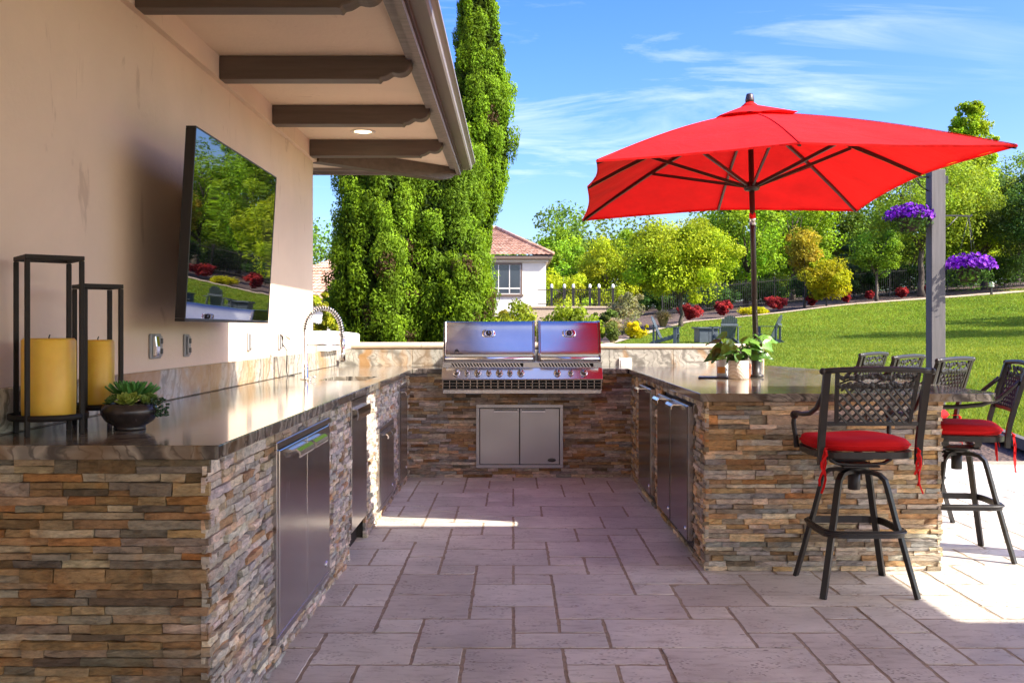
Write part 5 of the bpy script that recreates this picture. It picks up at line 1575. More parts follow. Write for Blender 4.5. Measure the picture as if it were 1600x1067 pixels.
b_ = MB(); b_.box(-.14, .14, -.09, .09, .0008, .009, .002); b_.build('tray_board', 'slate', tr)

# ------------------------------------------------------------------ grey post with hanging flower baskets
POST = (4.83, 11.2)
pz = Tz(*POST)
po = thing('grey_post', 'square grey timber post standing behind the bar stools', 'post', (POST[0], POST[1], 0))
b_ = MB(); b_.box(-.080, .080, -.080, .080, -.15, 3.10, .006); b_.build('post_shaft', 'grey_post', po)
b_ = MB(); b_.tube([(0.083, 0, 2.58), (.25, 0, 2.58), (.40, 0, 2.575), (.42, 0, 2.59)], .009, flat=(.012, .018)); b_.tube([(.083, 0, 2.42), (.16, 0, 2.47), (.25, 0, 2.565)], .007, 8); b_.build('bracket', 'iron', po)
b_ = MB(); b_.tube([(-0.083, 0, 3.02), (-.25, 0, 3.02), (-.315, 0, 3.015)], .009, flat=(.012, .018)); b_.tube([(-.083, 0, 2.86), (-.16, 0, 2.91), (-.24, 0, 3.005)], .007, 8); b_.build('bracket', 'iron', po)
b_ = MB(); b_.box(.083, .135, -.03, .03, 2.94, 3.03, .004); b_.build('junction_knob', 'iron', po)
def basket(label, x, y, zrim, ztop_hook, r, fl_r, fl_h, seed, green):
    t = thing('hanging_basket', label, 'flower basket', (x, y, zrim), 0, 'hanging baskets of purple petunias')
    b_ = MB(); b_.lathe([(r * .62, -.16), (r * .68, -.155), (r, -.02), (r * 1.04, 0), (r * .95, 0), (.001, -.01)], 20); b_.build('basket', 'wicker', t)
    b_ = MB()
    for k in range(3): a = 2 * PI * k / 3 + .4; b_.tube([(r * math.cos(a), r * math.sin(a), 0), (0, 0, ztop_hook - zrim)], .0022, 5)
    b_.build('hanger_wire', 'iron', t)
    g = np.random.default_rng(seed)
    n = 430; d = unit(g.normal(size=(n, 3)) * np.array([1, 1, .75])); d[:, 2] = np.where(d[:, 2] < -.12, -d[:, 2], d[:, 2])
    c = d * np.array([fl_r, fl_r, fl_h]) * g.uniform(.70, 1.16, (n, 1)) + np.array([0, 0, .005])
    # five-petal trumpet flowers as little fans
    V = []; tn = []
    for k in range(n):
        nr3 = Vector(unit(d[k] + g.normal(0, .35, 3))); a = nr3.orthogonal().normalized(); b2 = nr3.cross(a); R = g.uniform(.016, .027)
        cc = Vector(c[k]); col_ = np.array([(.17, .012, .42), (.11, .006, .32), (.28, .05, .58), (.09, .004, .22)][g.integers(4)]) * g.uniform(.65, 1.35)
        for q in range(5):
            t0, t1 = 2 * PI * q / 5, 2 * PI * (q + 1) / 5; tm = (t0 + t1) / 2
            V.append([cc - nr3 * .008, cc + (a * math.cos(t0) + b2 * math.sin(t0)) * R * .82, cc + (a * math.cos(tm) + b2 * math.sin(tm)) * R * 1.05 + nr3 * .003, cc + (a * math.cos(t1) + b2 * math.sin(t1)) * R * .82]); tn.append(col_)
    o = np_mesh('petunia_flowers', np.array([[list(p) for p in q] for q in V]), np.array(tn), 'petal', t); o['kind'] = 'stuff'
    n = 520; d = unit(g.normal(size=(n, 3))); d[:, 2] -= green * .6
    c = d * np.array([fl_r, fl_r, fl_h * 1.0]) * g.uniform(.55, 1.10, (n, 1)) + np.array([0, 0, -.01])
    V = leaf_quads(c, unit(d + g.normal(0, .4, (n, 3))), .045, .024, 0, g)
    o = np_mesh('petunia_leaves', V, np.array([.07, .14, .03])[None] * g.uniform(.6, 1.4, (n, 1)), 'leaf', t); o['kind'] = 'stuff'
basket('purple petunia basket hanging left of the grey post under the umbrella edge', POST[0] - .305, POST[1], 2.555, 3.01, .130, .248, .140, 3, .5)
basket('purple petunia basket hanging right of the grey post, with greenery trailing below', POST[0] + .375, POST[1] - .01, 1.985, 2.57, .140, .268, .145, 4, 1.1)

# ------------------------------------------------------------------ trees and plants
def limb_tree(t, H, r0, crown_z, clumps, g, lean=0.0, fork=3):
    b_ = MB(); zt = crown_z
    pts = [(0, 0, -.15)] + [(lean * (k / 5) + g.normal(0, .03 * r0 * 8), g.normal(0, .03 * r0 * 8), zt * k / 5) for k in range(1, 6)]
    top_ = min(H * .80, zt + (H - zt) * .75)
    pts += [(lean + g.normal(0, .05), g.normal(0, .05), zt + (top_ - zt) * k / 4) for k in range(1, 5)]
    rs = [r0 * 1.35] + [r0 * (1 - .07 * k) for k in range(1, 6)] + [r0 * (.55 - .12 * k) for k in range(1, 5)]
    b_.tube(pts, rs, 10)
    order = g.permutation(len(clumps))[:int(min(len(clumps), 16))]
    for i in order:
        c = clumps[i]; k = int(g.integers(4, len(pts) - 1)); a = Vector(pts[k]); e = Vector(c)
        if e.z < a.z - .3: a = Vector(pts[4])
        m_ = a.lerp(e, .5) + Vector((g.normal(0, .1), g.normal(0, .1), .10 * (e - a).length)); q = a.lerp(e, .95)
        b_.tube([a, m_, q], [r0 * .36, r0 * .22, r0 * .07], 6)
    b_.build('trunk', 'bark', t)
def tree(name, label, px, D, ytop, wpx, base, leaf=.16, kind='round', crown_from=.25, per=150, K=46, seed=1, group=None, r0=None, var=.25, trunk=True, zb=None, depth=1.0, cat='tree', crs=1.0):
    g = np.random.default_rng(seed)
    s = F_PX / D; X = (px - CX) / s; zb = Tz(X, D) - .05 if zb is None else zb
    H = HC + (CY - ytop) / s - zb; R = wpx / s / 2
    t = thing(name, label, cat, (X, D, zb), 0, group)
    z0 = H * crown_from; zc = (z0 + H) / 2; hz = (H - z0) / 2
    cl = []
    rad = []
    while len(cl) < K:
        d = g.normal(size=3); d /= np.linalg.norm(d); q = g.uniform(.15, 1) ** .45
        u = d[2] * q                                     # height in the crown, -1..1
        if kind == 'cone':
            u = g.uniform(-1, .97); a_ = g.uniform(0, 2 * PI); d = np.array([math.cos(a_), math.sin(a_), u])
        if kind == 'round': prof = 1.0
        elif kind == 'cone': prof = (1 - (u + 1) / 2) ** .62 * 1.15 + .10 if ytop > 250 else 1.0 - .62 * ((u + 1) / 2) ** 2
        elif kind == 'vase': prof = .55 + .45 * (u + 1) / 2
        else: prof = 1 - .35 * max(0, u)
        cr = g.uniform(.22, .40) * R * (1.0 if kind != 'cone' else (.55 if ytop > 250 else 1.15) * max(.34, prof)) * crs
        if g.random() < .22: cr *= .55; q *= 1.14
        p = np.array([d[0] * q * max(R * prof - cr * .6, .05), d[1] * q * max(R * prof * depth - cr * .6, .05), zc + u * (hz - cr * .55)])
        cl.append(p); rad.append(cr)
    cl = np.array(cl); rad = np.array(rad)
    V, tn = crown_leaves(cl, rad, per, leaf, leaf * .62, base, g, up=.2, var=var * 1.3)
    if trunk: limb_tree(t, H, r0 or max(.05, R * .055), z0 + hz * .25, cl, g)
    o = np_mesh('crown', V, tn, 'leaf', t); o['kind'] = 'stuff'
    return t

YG = (.33, .41, .022); GR = (.22, .36, .020); LG = (.23, .37, .026); DG = (.06, .13, .025); OL = (.16, .18, .05); GB = (.11, .17, .075); OR = (.34, .28, .03)
tree('ornamental_tree', 'round yellow-green tree with dark trunk beside the left garden chair', 1064, 46, 335, 190, YG, .13, 'round', .20, 330, 95, 1, r0=.11)
tree('leafy_tree', 'bright green tree just right of the tiled roof corner of the house behind', 874, 74, 354, 92, LG, .22, 'round', .05, 170, 40, 2)
tree('leafy_tree', 'yellow-green broad tree behind the far fence with lamp posts', 948, 72, 362, 120, YG, .20, 'round', .0, 190, 50, 3)
tree('leafy_tree', 'narrow green tree peeking over the crown of the round yellow tree on its left', 993, 78, 349, 90, LG, .22, 'round', .1, 170, 40, 4)
tree('leafy_tree', 'low light green tree between the house wall and the far fence', 880, 66, 412, 95, YG, .19, 'round', .0, 140, 34, 41)
tree('leafy_tree', 'tall fresh green tree directly behind the umbrella pole', 1165, 62, 268, 150, LG, .20, 'round', .12, 200, 58, 5)
tree('leafy_tree', 'green tree behind the slim orange-leaved tree', 1238, 66, 262, 160, GR, .20, 'round', .1, 200, 58, 6)
tree('leafy_tree', 'dark green tree standing behind the gap right of the orange-leaved tree', 1312, 70, 272, 150, (.11, .18, .02), .20, 'round', .05, 200, 58, 7)
tree('grey_conifer', 'grey-green conifer behind the small yellow tree', 1335, 60, 372, 80, GB, .13, 'cone', .05, 200, 50, 8)
tree('slim_tree', 'slim orange-leaved young tree with thin bare trunk', 1257, 54, 350, 74, OR, .13, 'vase', .34, 80, 70, 9, r0=.07)
tree('small_tree', 'small bright yellow-green tree low in front of the dark hedge', 1291, 53, 400, 88, (.34, .34, .015), .13, 'round', .12, 170, 46, 10, r0=.06)
tree('slim_tree', 'slender green tree with pale trunk between the red shrubs', 1370, 55, 352, 108, (.18, .30, .03), .14, 'vase', .30, 150, 46, 11, r0=.10)
tree('large_tree', 'large light green tree with thick forked trunk behind the grey post', 1440, 57, 222, 215, (.27, .36, .04), .16, 'round', .26, 280, 90, 12, r0=.20)
tree('tall_tree', 'tall bright yellow-green tree rising highest above the umbrella tip', 1516, 68, 154, 112, (.29, .41, .02), .18, 'cone', .05, 150, 320, 13)
tree('large_tree', 'big mixed green tree behind the right hanging basket', 1537, 60, 262, 165, (.23, .31, .03), .16, 'round', .24, 260, 80, 14, r0=.2)
tree('dark_tree', 'dark green tree at the right picture edge behind the path light', 1612, 57, 252, 170, (.08, .14, .04), .16, 'round', .12, 260, 80, 15)
for k, (px, D, yt, w) in enumerate(((1420, 76, 300, 150), (1590, 78, 230, 160), (1120, 80, 335, 120), (1500, 80, 250, 130), (905, 80, 372, 130), (1010, 74, 372, 130), (1195, 76, 250, 150), (1290, 80, 332, 150), (1365, 72, 335, 130))):
    tree('leafy_tree', ['mid green tree filling the gap behind the large light green tree', 'blue-green tree crown rising behind the dark right-edge tree', 'green tree top between the round yellow tree and the umbrella pole', 'green tree behind the tall yellow-green tree', 'green tree crown low behind the far fence beside the house', 'green tree crown showing just left of the round yellow tree', 'green tree top under the near edge of the umbrella beside its pole', 'green tree filling the gap behind the orange-leaved tree', 'green tree crown just below the right umbrella corner'][k], px, D, yt, w, (.15, .24, .03), .22, 'round', .02, 170, 50, 60 + k)
for k, (px, w, yt) in enumerate(((1110, 90, 440), (1190, 100, 432), (1265, 90, 428), (1340, 100, 420), (1410, 100, 410), (1480, 100, 405), (1560, 110, 395), (1640, 120, 380), (1030, 90, 448))):
    tree('dark_shrub', ['dark shrub under the round yellow tree', 'dark shrub behind the umbrella pole base', 'dark shrub behind the small yellow tree', 'dark shrub left of the slender green tree', 'dark shrub right of the slender green tree', 'dark shrub behind the grey post', 'dark shrub below the right basket', 'dark shrub beyond the right picture edge', 'dark shrub behind the pale grass clump'][k],
         px, 60.5 + (k % 3), yt, w, DG, .15, 'round', .0, 150, 36, 80 + k, trunk=False, cat='shrub')
# far mass of trees closing the view
g = np.random.default_rng(77)
K = 640; cx_ = g.uniform(-45, 85, K); cy_ = g.uniform(84, 106, K); cz = T(cx_, cy_) + g.uniform(0, 10.0, K) * (.5 + .5 * g.random(K))
V, tn = crown_leaves(np.stack([cx_, cy_, cz], 1), g.uniform(1.4, 2.6, K), 260, .34, .24, (.13, .21, .03), g, var=.35)
tag(np_mesh('far_woods', V, tn, 'leaf'), 'mass of distant green woods closing the view behind the garden trees', None, None, 'stuff')

# tree beyond the right edge that throws its long shadow on the lawn
tree('shade_tree', 'tree standing on the lawn beyond the right edge of the picture', 2085, 31, -118, 270, GR, .22, 'round', .25, 170, 80, 16, r0=.2)
tree('shade_tree', 'second lawn tree further beyond the right edge of the picture', 2160, 35, -60, 260, GR, .22, 'round', .25, 170, 80, 17, r0=.2)

# arborvitae: three columns of flattened upright sprays
def arborvitae(label, px, D, ytop, prof, ybase, seed, N, base):
    g = np.random.default_rng(seed)
    s = F_PX / D; X = (px - CX) / s; zt = HC + (CY - ytop) / s
    t = thing('arborvitae', label, 'conifer', (X, D, 0), 0, 'arborvitae behind the grill counter')
    py = np.array([p[0] for p in prof], float); pw = np.array([p[1] for p in prof], float); po_ = np.array([p[2] for p in prof], float)
    zs = HC + (CY - py) / s; o = np.argsort(zs); zs, pw, po_ = zs[o], pw[o] / s / 2, po_[o] / s
    # spray clusters: bulging lobes pointing up and out
    K = 240; zc = g.uniform(.25, zt - .10, K * 2); w_ = np.interp(zc, zs, pw); keep = g.random(K * 2) < (w_ / pw.max()) ** .7; zc = zc[keep]
    az = g.uniform(0, 2 * PI, len(zc)); w_ = np.interp(zc, zs, pw); ox = np.interp(zc, zs, po_)
    rr_ = w_ * g.uniform(.55, .97, len(zc))
    C = np.stack([ox + rr_ * np.cos(az), rr_ * .9 * np.sin(az), zc], 1)
    idx = g.integers(0, len(C), N)
    h = g.random(N); spread_ = np.interp(w_[idx], [0, .6], [.03, .165]) * (1 - .35 * h)
    out = np.stack([np.cos(az), np.sin(az), np.zeros(len(az))], 1)[idx]
    loc = unit(g.normal(size=(N, 3))) * (spread_ * g.uniform(.5, 1, N) ** .4)[:, None]
    P_ = C[idx] + loc + out * (.10 * (h - .3))[:, None] * (w_[idx] / .6)[:, None]; P_[:, 2] += (h - .4) * .22
    # inner filling, so that the column is not hollow
    M_ = N // 7; zi = g.uniform(.1, zt - .2, M_); wi = np.interp(zi, zs, pw) * g.uniform(.3, .8, M_); ai = g.uniform(0, 2 * PI, M_)
    Pin = np.stack([np.interp(zi, zs, po_) + wi * np.cos(ai), wi * np.sin(ai) * .9, zi], 1)
    n1 = unit(loc * 5 + out * .6 + g.normal(0, .5, (N, 3))); n2 = unit(g.normal(size=(M_, 3)))
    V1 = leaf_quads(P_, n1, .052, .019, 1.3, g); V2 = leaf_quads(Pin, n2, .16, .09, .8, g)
    ct = g.uniform(.55, 1.3, len(C)); b = np.array(base)
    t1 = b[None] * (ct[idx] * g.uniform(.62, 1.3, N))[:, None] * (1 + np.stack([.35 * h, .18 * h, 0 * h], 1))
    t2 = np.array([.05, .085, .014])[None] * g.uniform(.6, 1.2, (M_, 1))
    dead = g.random(len(C)) < .035
    t1[dead[idx]] = np.array([.10, .065, .03]) * g.uniform(.7, 1.2, (int(dead[idx].sum()), 1))
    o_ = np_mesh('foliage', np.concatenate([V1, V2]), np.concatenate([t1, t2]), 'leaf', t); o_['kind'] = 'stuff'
    b_ = MB(); b_.tube([(0, 0, -.2), (.02, 0, zt * .4), (0, .02, zt * .85)], [.09, .06, .015], 10); b_.build('trunk', 'bark', t)
AV = (.145, .262, .014)
arborvitae('broad bright green arborvitae at the left, its top hidden by the eave', 592, 13.2, 172, [(170, 60, 8), (215, 112, 4), (250, 124, 0), (300, 128, 0), (370, 140, -2), (450, 150, 0), (560, 140, 4), (700, 120, 4)], 560, 21, 140000, AV)
arborvitae('broad arborvitae in the middle, directly left of the tall column', 676, 13.6, 172, [(170, 80, -4), (215, 140, -2), (270, 158, 0), (340, 162, 0), (430, 172, 2), (520, 180, 5), (600, 150, 5), (700, 130, 4)], 560, 22, 140000, (.128, .240, .016))
arborvitae('tall columnar arborvitae rising out of the top of the picture', 746, 14.2, -85, [(-85, 6, 4), (-30, 40, 0), (0, 56, 2), (60, 76, 2), (120, 90, 4), (200, 112, 2), (260, 108, 0), (330, 92, -12), (400, 80, -28), (500, 90, -30), (700, 90, -20)], 560, 23, 150000, (.140, .265, .014))
arborvitae('bright green arborvitae filling the foot of the tall column behind the grill', 722, 13.0, 395, [(395, 30, 0), (430, 70, 0), (480, 92, 2), (540, 100, 2), (700, 100, 0)], 560, 24, 55000, AV)

# shrubs between the garden wall and the house behind
tree('leafy_shrub', 'yellow-green leafy shrub behind the left grill lid', 806, 21, 462, 95, (.23, .28, .02), .075, 'round', .0, 150, 40, 31, trunk=False, cat='shrub', zb=.2)
tree('leafy_shrub', 'bright green leafy shrub behind the right grill lid', 889, 22, 464, 105, (.21, .29, .02), .075, 'round', .0, 160, 46, 32, trunk=False, cat='shrub', zb=.2)
tree('leafy_shrub', 'yellowish shrub seen between the house corner and the arborvitae', 507, 12.4, 428, 60, (.30, .30, .02), .055, 'round', .0, 150, 40, 33, trunk=False, cat='shrub', zb=0)
tree('grey_shrub', 'grey-green airy shrub left of the pale grass clumps', 982, 42, 452, 66, (.23, .22, .12), .09, 'round', .0, 130, 36, 34, trunk=False, cat='shrub')
tree('leafy_shrub', 'low dark shrub behind the right end of the grill', 948, 36, 478, 50, (.12, .16, .035), .10, 'round', .0, 110, 26, 35, trunk=False, cat='shrub')
RED = (.33, .035, .045)
for k, (px, D, yt, w, lb) in enumerate(((1079, 50, 474, 56, 'largest dark red shrub, right beside the trunk of the round yellow tree'), (1131, 52, 467, 38, 'red shrub left of the low yellow shrub by the umbrella pole'), (1213, 53, 460, 46, 'broad red shrub right of the umbrella pole'),
        (1268, 54, 459, 22, 'small red shrub below the slim orange-leaved tree'), (1322, 55, 455, 20, 'small red shrub left of the slender green tree'), (1359, 56, 453, 18, 'narrow red shrub at the foot of the slender green tree'), (1409, 56, 448, 26, 'red shrub left of the grey post by the path'), (1449, 57, 444, 16, 'small red shrub half hidden behind the grey post'))):
    tree('red_shrub', lb, px, D, yt, w, RED, .085, 'vase', .0, 60, 75, 100 + k, group='red barberry shrubs along the lawn', trunk=False, cat='shrub', var=.45, crs=.62)
tree('yellow_shrub', 'low bright yellow mound left of the left garden chair', 997, 40.5, 499, 42, (.55, .48, .010), .07, 'round', .0, 130, 30, 111, group='low yellow shrubs', trunk=False, cat='shrub')
tree('yellow_shrub', 'low bright yellow-green mound crossed by the umbrella pole', 1178, 52, 481, 50, (.44, .44, .012), .08, 'round', .0, 130, 30, 112, group='low yellow shrubs', trunk=False, cat='shrub')
for k, (px, D, yt, w, lb) in enumerate(((957, 38, 495, 40, 'pale tan grass clump nearest the right grill lid'), (1036, 46, 484, 46, 'pale tan grass clump behind the left garden chair'))):
    g = np.random.default_rng(120 + k); s = F_PX / D; X = (px - CX) / s; zb = Tz(X, D) - .05; H = HC + (CY - yt) / s - zb; R = w / s / 2
    t = thing('fountain_grass', lb, 'ornamental grass', (X, D, zb), 0, 'pale ornamental grass clumps')
    n = 700; az = g.uniform(0, 2 * PI, n); r_ = g.uniform(.1, 1, n) ** .7 * R; hh = H * g.uniform(.7, 1.05, n)
    V = []
    d = np.stack([np.cos(az), np.sin(az), 0 * az], 1); sd = np.stack([-np.sin(az), np.cos(az), 0 * az], 1) * .008
    b0 = d * .08; b1 = d * (r_ * .45)[:, None] + np.array([0, 0, 1]) * (hh * .75)[:, None]; b2 = d * r_[:, None] + np.array([0, 0, 1]) * (hh * (1 - .35 * (r_ / R) ** 2))[:, None]
    V = np.concatenate([np.stack([b0 - sd, b0 + sd, b1 + sd * 1.3, b1 - sd * 1.3], 1), np.stack([b1 - sd * 1.3, b1 + sd * 1.3, b2 + sd * 1.8, b2 - sd * 1.8], 1)])
    tn = np.concatenate([np.array([.30, .27, .13])[None] * g.uniform(.5, 1.2, (n, 1)), np.array([.50, .42, .30])[None] * g.uniform(.6, 1.2, (n, 1))])
    o = np_mesh('blades', V, tn, 'leaf', t); o['kind'] = 'stuff'
# ------------------------------------------------------------------ garden chairs and fire table on the lawn
def adirondack(label, x, y, rz):
    t = thing('adirondack_chair', label, 'garden chair', (x, y, Tz(x, y)), rz, 'slate grey Adirondack chairs on the lawn')
    # local: sitter looks along -Y, back rises at +Y
    for k in range(7):
        u = (k - 3); xx = u * .078; hgt = .98 - .012 * u * u
        b_ = MB(); w = .034
        z0, z1 = .22, hgt; y_ = lambda z: .16 + (z - .22) * .42
        b_.add([(xx - w, y_(z0), z0), (xx + w, y_(z0), z0), (xx + w * 1.1, y_(z1 - .03), z1 - .03), (xx, y_(z1), z1 + .01), (xx - w * 1.1, y_(z1 - .03), z1 - .03)] + [(xx - w, y_(z0) + .022, z0), (xx + w, y_(z0) + .022, z0), (xx + w * 1.1, y_(z1 - .03) + .022, z1 - .03), (xx, y_(z1) + .022, z1 + .01), (xx - w * 1.1, y_(z1 - .03) + .022, z1 - .03)],
               [(0, 1, 2, 3, 4), (9, 8, 7, 6, 5), (0, 5, 6, 1), (1, 6, 7, 2), (2, 7, 8, 3), (3, 8, 9, 4), (4, 9, 5, 0)])
        b_.build('back_slat', 'adk', t)
    for k in range(5):
        f = k / 4; b_ = MB(); yy = -.40 + .50 * f; zz = .375 - .15 * f; b_.box(-.28, .28, yy - .05, yy + .045, zz - .022, zz, .004); b_.build('seat_slat', 'adk', t)
    b_ = MB(); b_.box(-.30, .30, .405, .43, .62, .69, .004); b_.build('back_rail', 'adk', t)
    for s in (-1, 1):
        b_ = MB(); b_.box(s * .345 - .065, s * .345 + .065, -.46, .42, .575, .600, .006); b_.build('armrest', 'adk', t)
        b_ = MB(); b_.box(s * .315 - .018, s * .315 + .018, -.42, -.31, .0, .574, .004); b_.build('front_leg', 'adk', t)
        b_ = MB(); b_.box(s * .315 - .018, s * .315 + .018, .33, .40, .0, .574, .004); b_.build('rear_post', 'adk', t)
        b_ = MB(); b_.add([(s * .285 - .016, -.44, .25), (s * .285 - .016, -.44, .36), (s * .285 - .016, .45, .10), (s * .285 - .016, .58, .0), (s * .285 - .016, .44, .0), (s * .285 + .016, -.44, .25), (s * .285 + .016, -.44, .36), (s * .285 + .016, .45, .10), (s * .285 + .016, .58, .0), (s * .285 + .016, .44, .0)],
             [(0, 1, 2, 3, 4), (9, 8, 7, 6, 5), (0, 5, 6, 1), (1, 6, 7, 2), (2, 7, 8, 3), (3, 8, 9, 4), (4, 9, 5, 0)]); b_.build('side_rail', 'adk', t)
    return t
DC = 34.0
def gx_(px, D): return (px - CX) * D / F_PX
a0 = adirondack('grey Adirondack chair on the left, facing the fire table, beside the round yellow tree', gx_(1040, DC), DC, math.radians(72))
def adk_copy(label, x, y, rz):
    c = copy_tree(a0); c.location = (x, y, Tz(x, y)); c.rotation_euler = (0, 0, rz); c['label'] = label
adk_copy('grey Adirondack chair seen from behind, right beside the fire table', gx_(1133, 33.2), 33.2, math.radians(188))
adk_copy('grey Adirondack chair on the right, partly behind the umbrella pole', gx_(1199, DC), DC, math.radians(242))
fx, fy = gx_(1103, 34.4), 34.4
ft = thing('fire_table', 'dark grey square fire table between the garden chairs', 'table', (fx, fy, Tz(fx, fy)), math.radians(6))
b_ = MB(); b_.box(-.33, -.004, -.33, .33, 0, .50, .006); b_.build('side_panel', 'adk', ft); b_ = MB(); b_.box(.004, .33, -.33, .33, 0, .50, .006); b_.build('side_panel', 'adk', ft)
b_ = MB(); b_.box(-.40, .40, -.40, .40, .501, .56, .008); b_.build('table_top', 'adk', ft)

# ------------------------------------------------------------------ house behind
def tiled_roof(parent, off, quad, rows, cols, name='roof', thick=.12):
    """barrel-tile surface over a quad (eave-left, eave-right, ridge-right, ridge-left)"""
    A_, B_, C_, D_ = [Vector(q) for q in quad]
    nrm = (B_ - A_).cross(D_ - A_).normalized()
    if nrm.z < 0: nrm = -nrm
    vs, fs = [], []; per = 6
    for r in range(rows):
        for e in (0, 1):
            v = (r + e) / rows
            L, R = A_.lerp(D_, v), B_.lerp(C_, v)
            for k in range(cols * per + 1):
                u = k / (cols * per)
                vs.append(L.lerp(R, u) + nrm * (.055 * abs(math.sin(PI * k / per)) + (.045 if e == 0 else .0)) - Vector(off))
    W = cols * per + 1
    for r in range(2 * rows - 1):
        for k in range(W - 1): fs.append((r * W + k, r * W + k + 1, (r + 1) * W + k + 1, (r + 1) * W + k))
    mb = MB(); mb.add(vs, fs, False); o = mb.build('roof_tiles', 'tile', parent); o['kind'] = 'stuff'
DH = 60.0
def hp_(px, y, D=DH): return at(px, y, D)
offh = (-1.0, 64, 0)
nh = thing('neighbour_house', 'cream stucco house behind with tiled hip roof and a wide window', 'house', offh)
xr, zw = hp_(853, 405).x, hp_(853, 405).z
b_ = MB(offh); b_.box(-7.0, xr, DH, DH + 9, 0, zw); b_.build('wall', 'far_stucco', nh)
b_ = MB(offh); ez = zw - .02
b_.box(-7.4, xr + .38, DH - .4, DH + 9.4, ez, ez + .22, .02); b_.build('eave_board', 'frame_brown', nh)
b_ = MB(offh); b_.box(-7.2, xr + .16, DH - .16, DH + 9.2, ez - .16, ez - .002, .02); b_.build('eave_moulding', 'far_stucco', nh)
rz_ = hp_(780, 362).z + .6; xa = hp_(780, 362).x - .3; ez2 = ez + .225
e0, e1, e2 = (-7.45, DH - .45, ez2), (xr + .43, DH - .45, ez2), (xr + .43, DH + 9.45, ez2)
r0_, r1_ = (-5.0, DH + 4.5, rz_), (xa, DH + 4.5, rz_)
tiled_roof(nh, offh, (e0, e1, r1_, r0_), 16, 34)
tiled_roof(nh, offh, (e1, e2, r1_, r1_), 16, 30)
b_ = MB(offh); b_.tube([Vector(e1) + Vector((0, 0, .1)), Vector(r1_) + Vector((0, 0, .12))], .12, 8); b_.tube([Vector(r0_) + Vector((0, 0, .12)), Vector(r1_) + Vector((0, 0, .12))], .12, 8); b_.build('ridge_tiles', 'tile', nh)
wx0, wx1, wz0, wz1 = hp_(759, 0).x, hp_(816, 0).x, hp_(0, 463).z, hp_(0, 411).z
b_ = MB(offh)
y_ = DH
b_.box(wx0, wx1, y_ - .06, y_ - .002, wz1 - .10, wz1, .01); b_.box(wx0 - .08, wx1 + .08, y_ - .12, y_ - .002, wz0, wz0 + .12, .01); b_.box(wx0, wx0 + .10, y_ - .06, y_ - .002, wz0 + .121, wz1 - .101); b_.box(wx1 - .10, wx1, y_ - .06, y_ - .002, wz0 + .121, wz1 - .101)
wn_ = b_.build('window_frame', 'frame_brown', nh)
ix0, ix1, iz0, iz1 = wx0 + .11, wx1 - .11, wz0 + .13, wz1 - .11
zm = iz0 + (iz1 - iz0) * .20
for k in range(3):
    a = ix0 + (ix1 - ix0) * k / 3 + .03; c = ix0 + (ix1 - ix0) * (k + 1) / 3 - .03
    b_ = MB(offh); b_.box(a, c, y_ - .03, y_ - .012, zm + .04, iz1 - .01); b_.build('pane', 'window_glass', wn_)
    b_ = MB(offh); b_.box(a + .02, c - .02, y_ - .03, y_ - .012, iz0 + .05, zm - .05); b_.build('pane', 'window_glass', wn_)
b_ = MB(offh)
for k in range(4): x = ix0 + (ix1 - ix0) * k / 3; b_.box(x - .028, x + .028, y_ - .045, y_ - .011, iz0, iz1)
for k in range(3):
    a = ix0 + (ix1 - ix0) * k / 3 + .0285; c = ix0 + (ix1 - ix0) * (k + 1) / 3 - .0285
    b_.box(a, c, y_ - .044, y_ - .0111, zm - .045, zm + .035); b_.box(a, c, y_ - .044, y_ - .0111, iz0, iz0 + .045)
b_.build('sash', 'frame_white', wn_)
# lower wing with tiled roof seen left of the arborvitae
offg = (-11, 50, 0)
gwng = thing('tiled_wing', 'low house wing with a tiled roof showing left of the arborvitae', 'house', offg)
DG_ = 46.0
p0, p1 = at(470, 470, DG_), at(620, 470, DG_)
b_ = MB(offg); b_.box(p0.x - 3, p1.x, DG_, DG_ + 8, 0, p0.z - .1); b_.build('wall', 'far_stucco', gwng)
b_ = MB(offg); b_.box(p0.x - 3.3, p1.x + .3, DG_ - .3, DG_ + 8.2, p0.z - .098, p0.z + .04, .02); b_.build('eave_board', 'frame_brown', gwng)
zr = p0.z + 2.25
tiled_roof(gwng, offg, ((p0.x - 3.4, DG_ - .35, p0.z + .05), (p1.x + .4, DG_ - .35, p0.z + .05), (p1.x - 1.2, DG_ + 4, zr + .15), (p0.x + .9, DG_ + 4, zr)), 14, 26)
tiled_roof(gwng, offg, ((p0.x - 3.4, DG_ + 8.3, p0.z + .05), (p0.x - 3.4, DG_ - .35, p0.z + .05), (p0.x + .9, DG_ + 4, zr), (p0.x + .89, DG_ + 4.1, zr)), 14, 26)

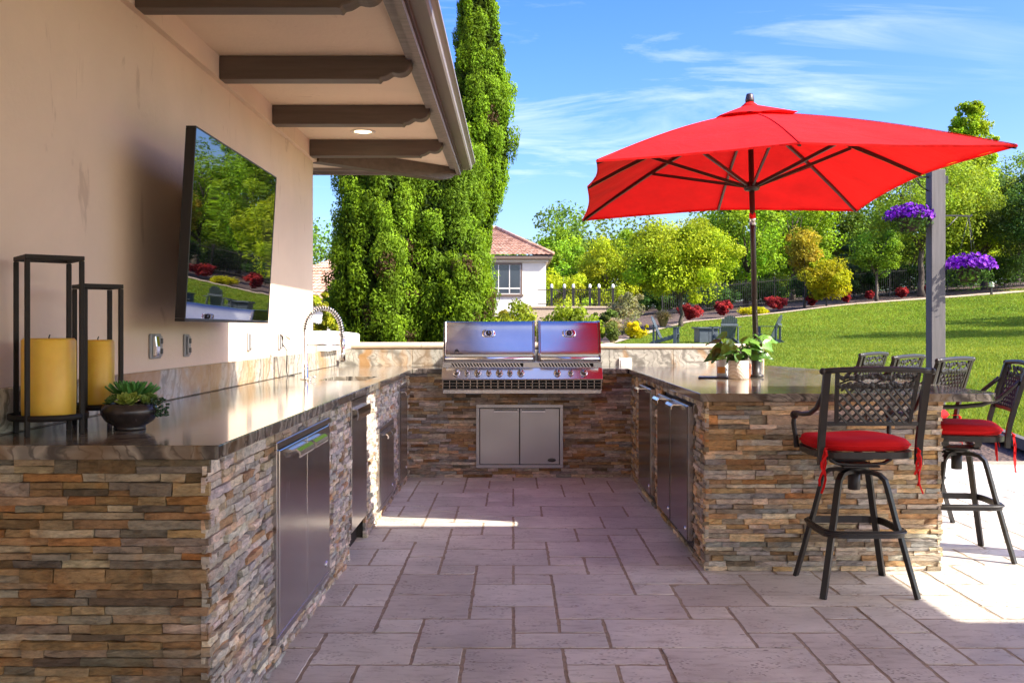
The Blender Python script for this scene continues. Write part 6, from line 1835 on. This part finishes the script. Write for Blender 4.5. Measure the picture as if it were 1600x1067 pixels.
# far terrace fence with lamp posts, left
DF = 56.0
f0, f1 = at(856, 478, DF), at(963, 478, DF)
tw = thing('terrace_wall', 'low tan retaining wall under the far iron fence', 'wall', ((f0.x + f1.x) / 2, DF, 0))
b_ = MB(((f0.x + f1.x) / 2, DF, 0)); b_.box(f0.x - 1, f1.x + .3, DF - .02, DF + .3, 0, f0.z - .14, .02); b_.box(f0.x - 1.05, f1.x + .35, DF - .08, DF + .36, f0.z - .138, f0.z - .02, .02); b_.build('wall_body', 'path', tw)
fn = thing('terrace_fence', 'dark iron fence with white lamp-topped posts on the far terrace wall', 'fence', (f0.x, DF, f0.z - .02))
of_ = (f0.x, DF, f0.z - .02)
tz_ = at(0, 452, DF).z
for px in (862, 882, 896, 922, 936, 958):
    x = at(px, 0, DF).x; b_ = MB(of_); b_.box(x - .07, x + .07, DF + .02, DF + .16, f0.z - .019, tz_ + .08, .01); po_ = b_.build('fence_post', 'iron', fn)
    b_ = MB(of_); b_.lathe([(.075, tz_ + .081), (.085, tz_ + .10), (.075, tz_ + .26), (.04, tz_ + .30), (.001, tz_ + .31)], 10, (x, DF + .09, 0)); b_.build('lamp_cap', 'lamp_white', po_)
for z in (f0.z + .08, tz_ - .04):
    b_ = MB(of_); b_.box(f0.x - .6, f1.x, DF + .07, DF + .11, z, z + .04); b_.build('rail', 'iron', fn)
b_ = MB(of_)
x = f0.x - .5
while x < f1.x: b_.box(x - .010, x + .010, DF + .08, DF + .10, f0.z + .1205, tz_ - .0405); x += .11
o = b_.build('pickets', 'iron', fn); o['kind'] = 'stuff'
# dark iron fence along the back of the planting bed, right
P0 = [(1035, 57), (1120, 58), (1210, 58.5), (1300, 59), (1390, 59.5), (1480, 60), (1570, 60.5), (1660, 61)]
PW = [(gx_(px, D), D) for px, D in P0]
fc = thing('iron_fence', 'black iron picket fence among the trees at the back of the lawn', 'fence', (PW[0][0], PW[0][1], 0))
of_ = (PW[0][0], PW[0][1], 0)
pk = MB(of_)
for (xa_, ya_), (xb_, yb2) in zip(PW, PW[1:]):
    za, zb_ = Tz(xa_, ya_) - .1, Tz(xb_, yb2) - .1
    b_ = MB(of_); b_.box(xa_ - .04, xa_ + .04, ya_ - .04, ya_ + .04, za, za + 1.75, .01); b_.build('fence_post', 'iron', fc)
    for h_ in (.25, 1.5): b_ = MB(of_); b_.tube([(xa_, ya_, za + h_), (xb_, yb2, zb_ + h_)], .02, flat=(.03, .04)); b_.build('rail', 'iron', fc)
    n = int(math.hypot(xb_ - xa_, yb2 - ya_) / .13)
    for k in range(1, n):
        f = k / n; x, y, z = xa_ + (xb_ - xa_) * f, ya_ + (yb2 - ya_) * f, za + (zb_ - za) * f; pk.box(x - .011, x + .011, y - .011, y + .011, z + .1, z + 1.68)
o = pk.build('pickets', 'iron', fc); o['kind'] = 'stuff'
# path light
lx_, ly_ = gx_(1549, 53.5), 53.5
pl_ = thing('path_light', 'small white-capped path light beside the gravel path', 'garden light', (lx_, ly_, Tz(lx_, ly_)))
b_ = MB(); b_.box(-.05, .05, -.05, .05, 0, .45, .005); b_.build('stake', 'iron', pl_)
b_ = MB(); b_.lathe([(.12, .451), (.14, .47), (.12, .62), (.17, .63), (.05, .72), (.001, .73)], 12); b_.build('lamp_head', 'lamp_white', pl_)
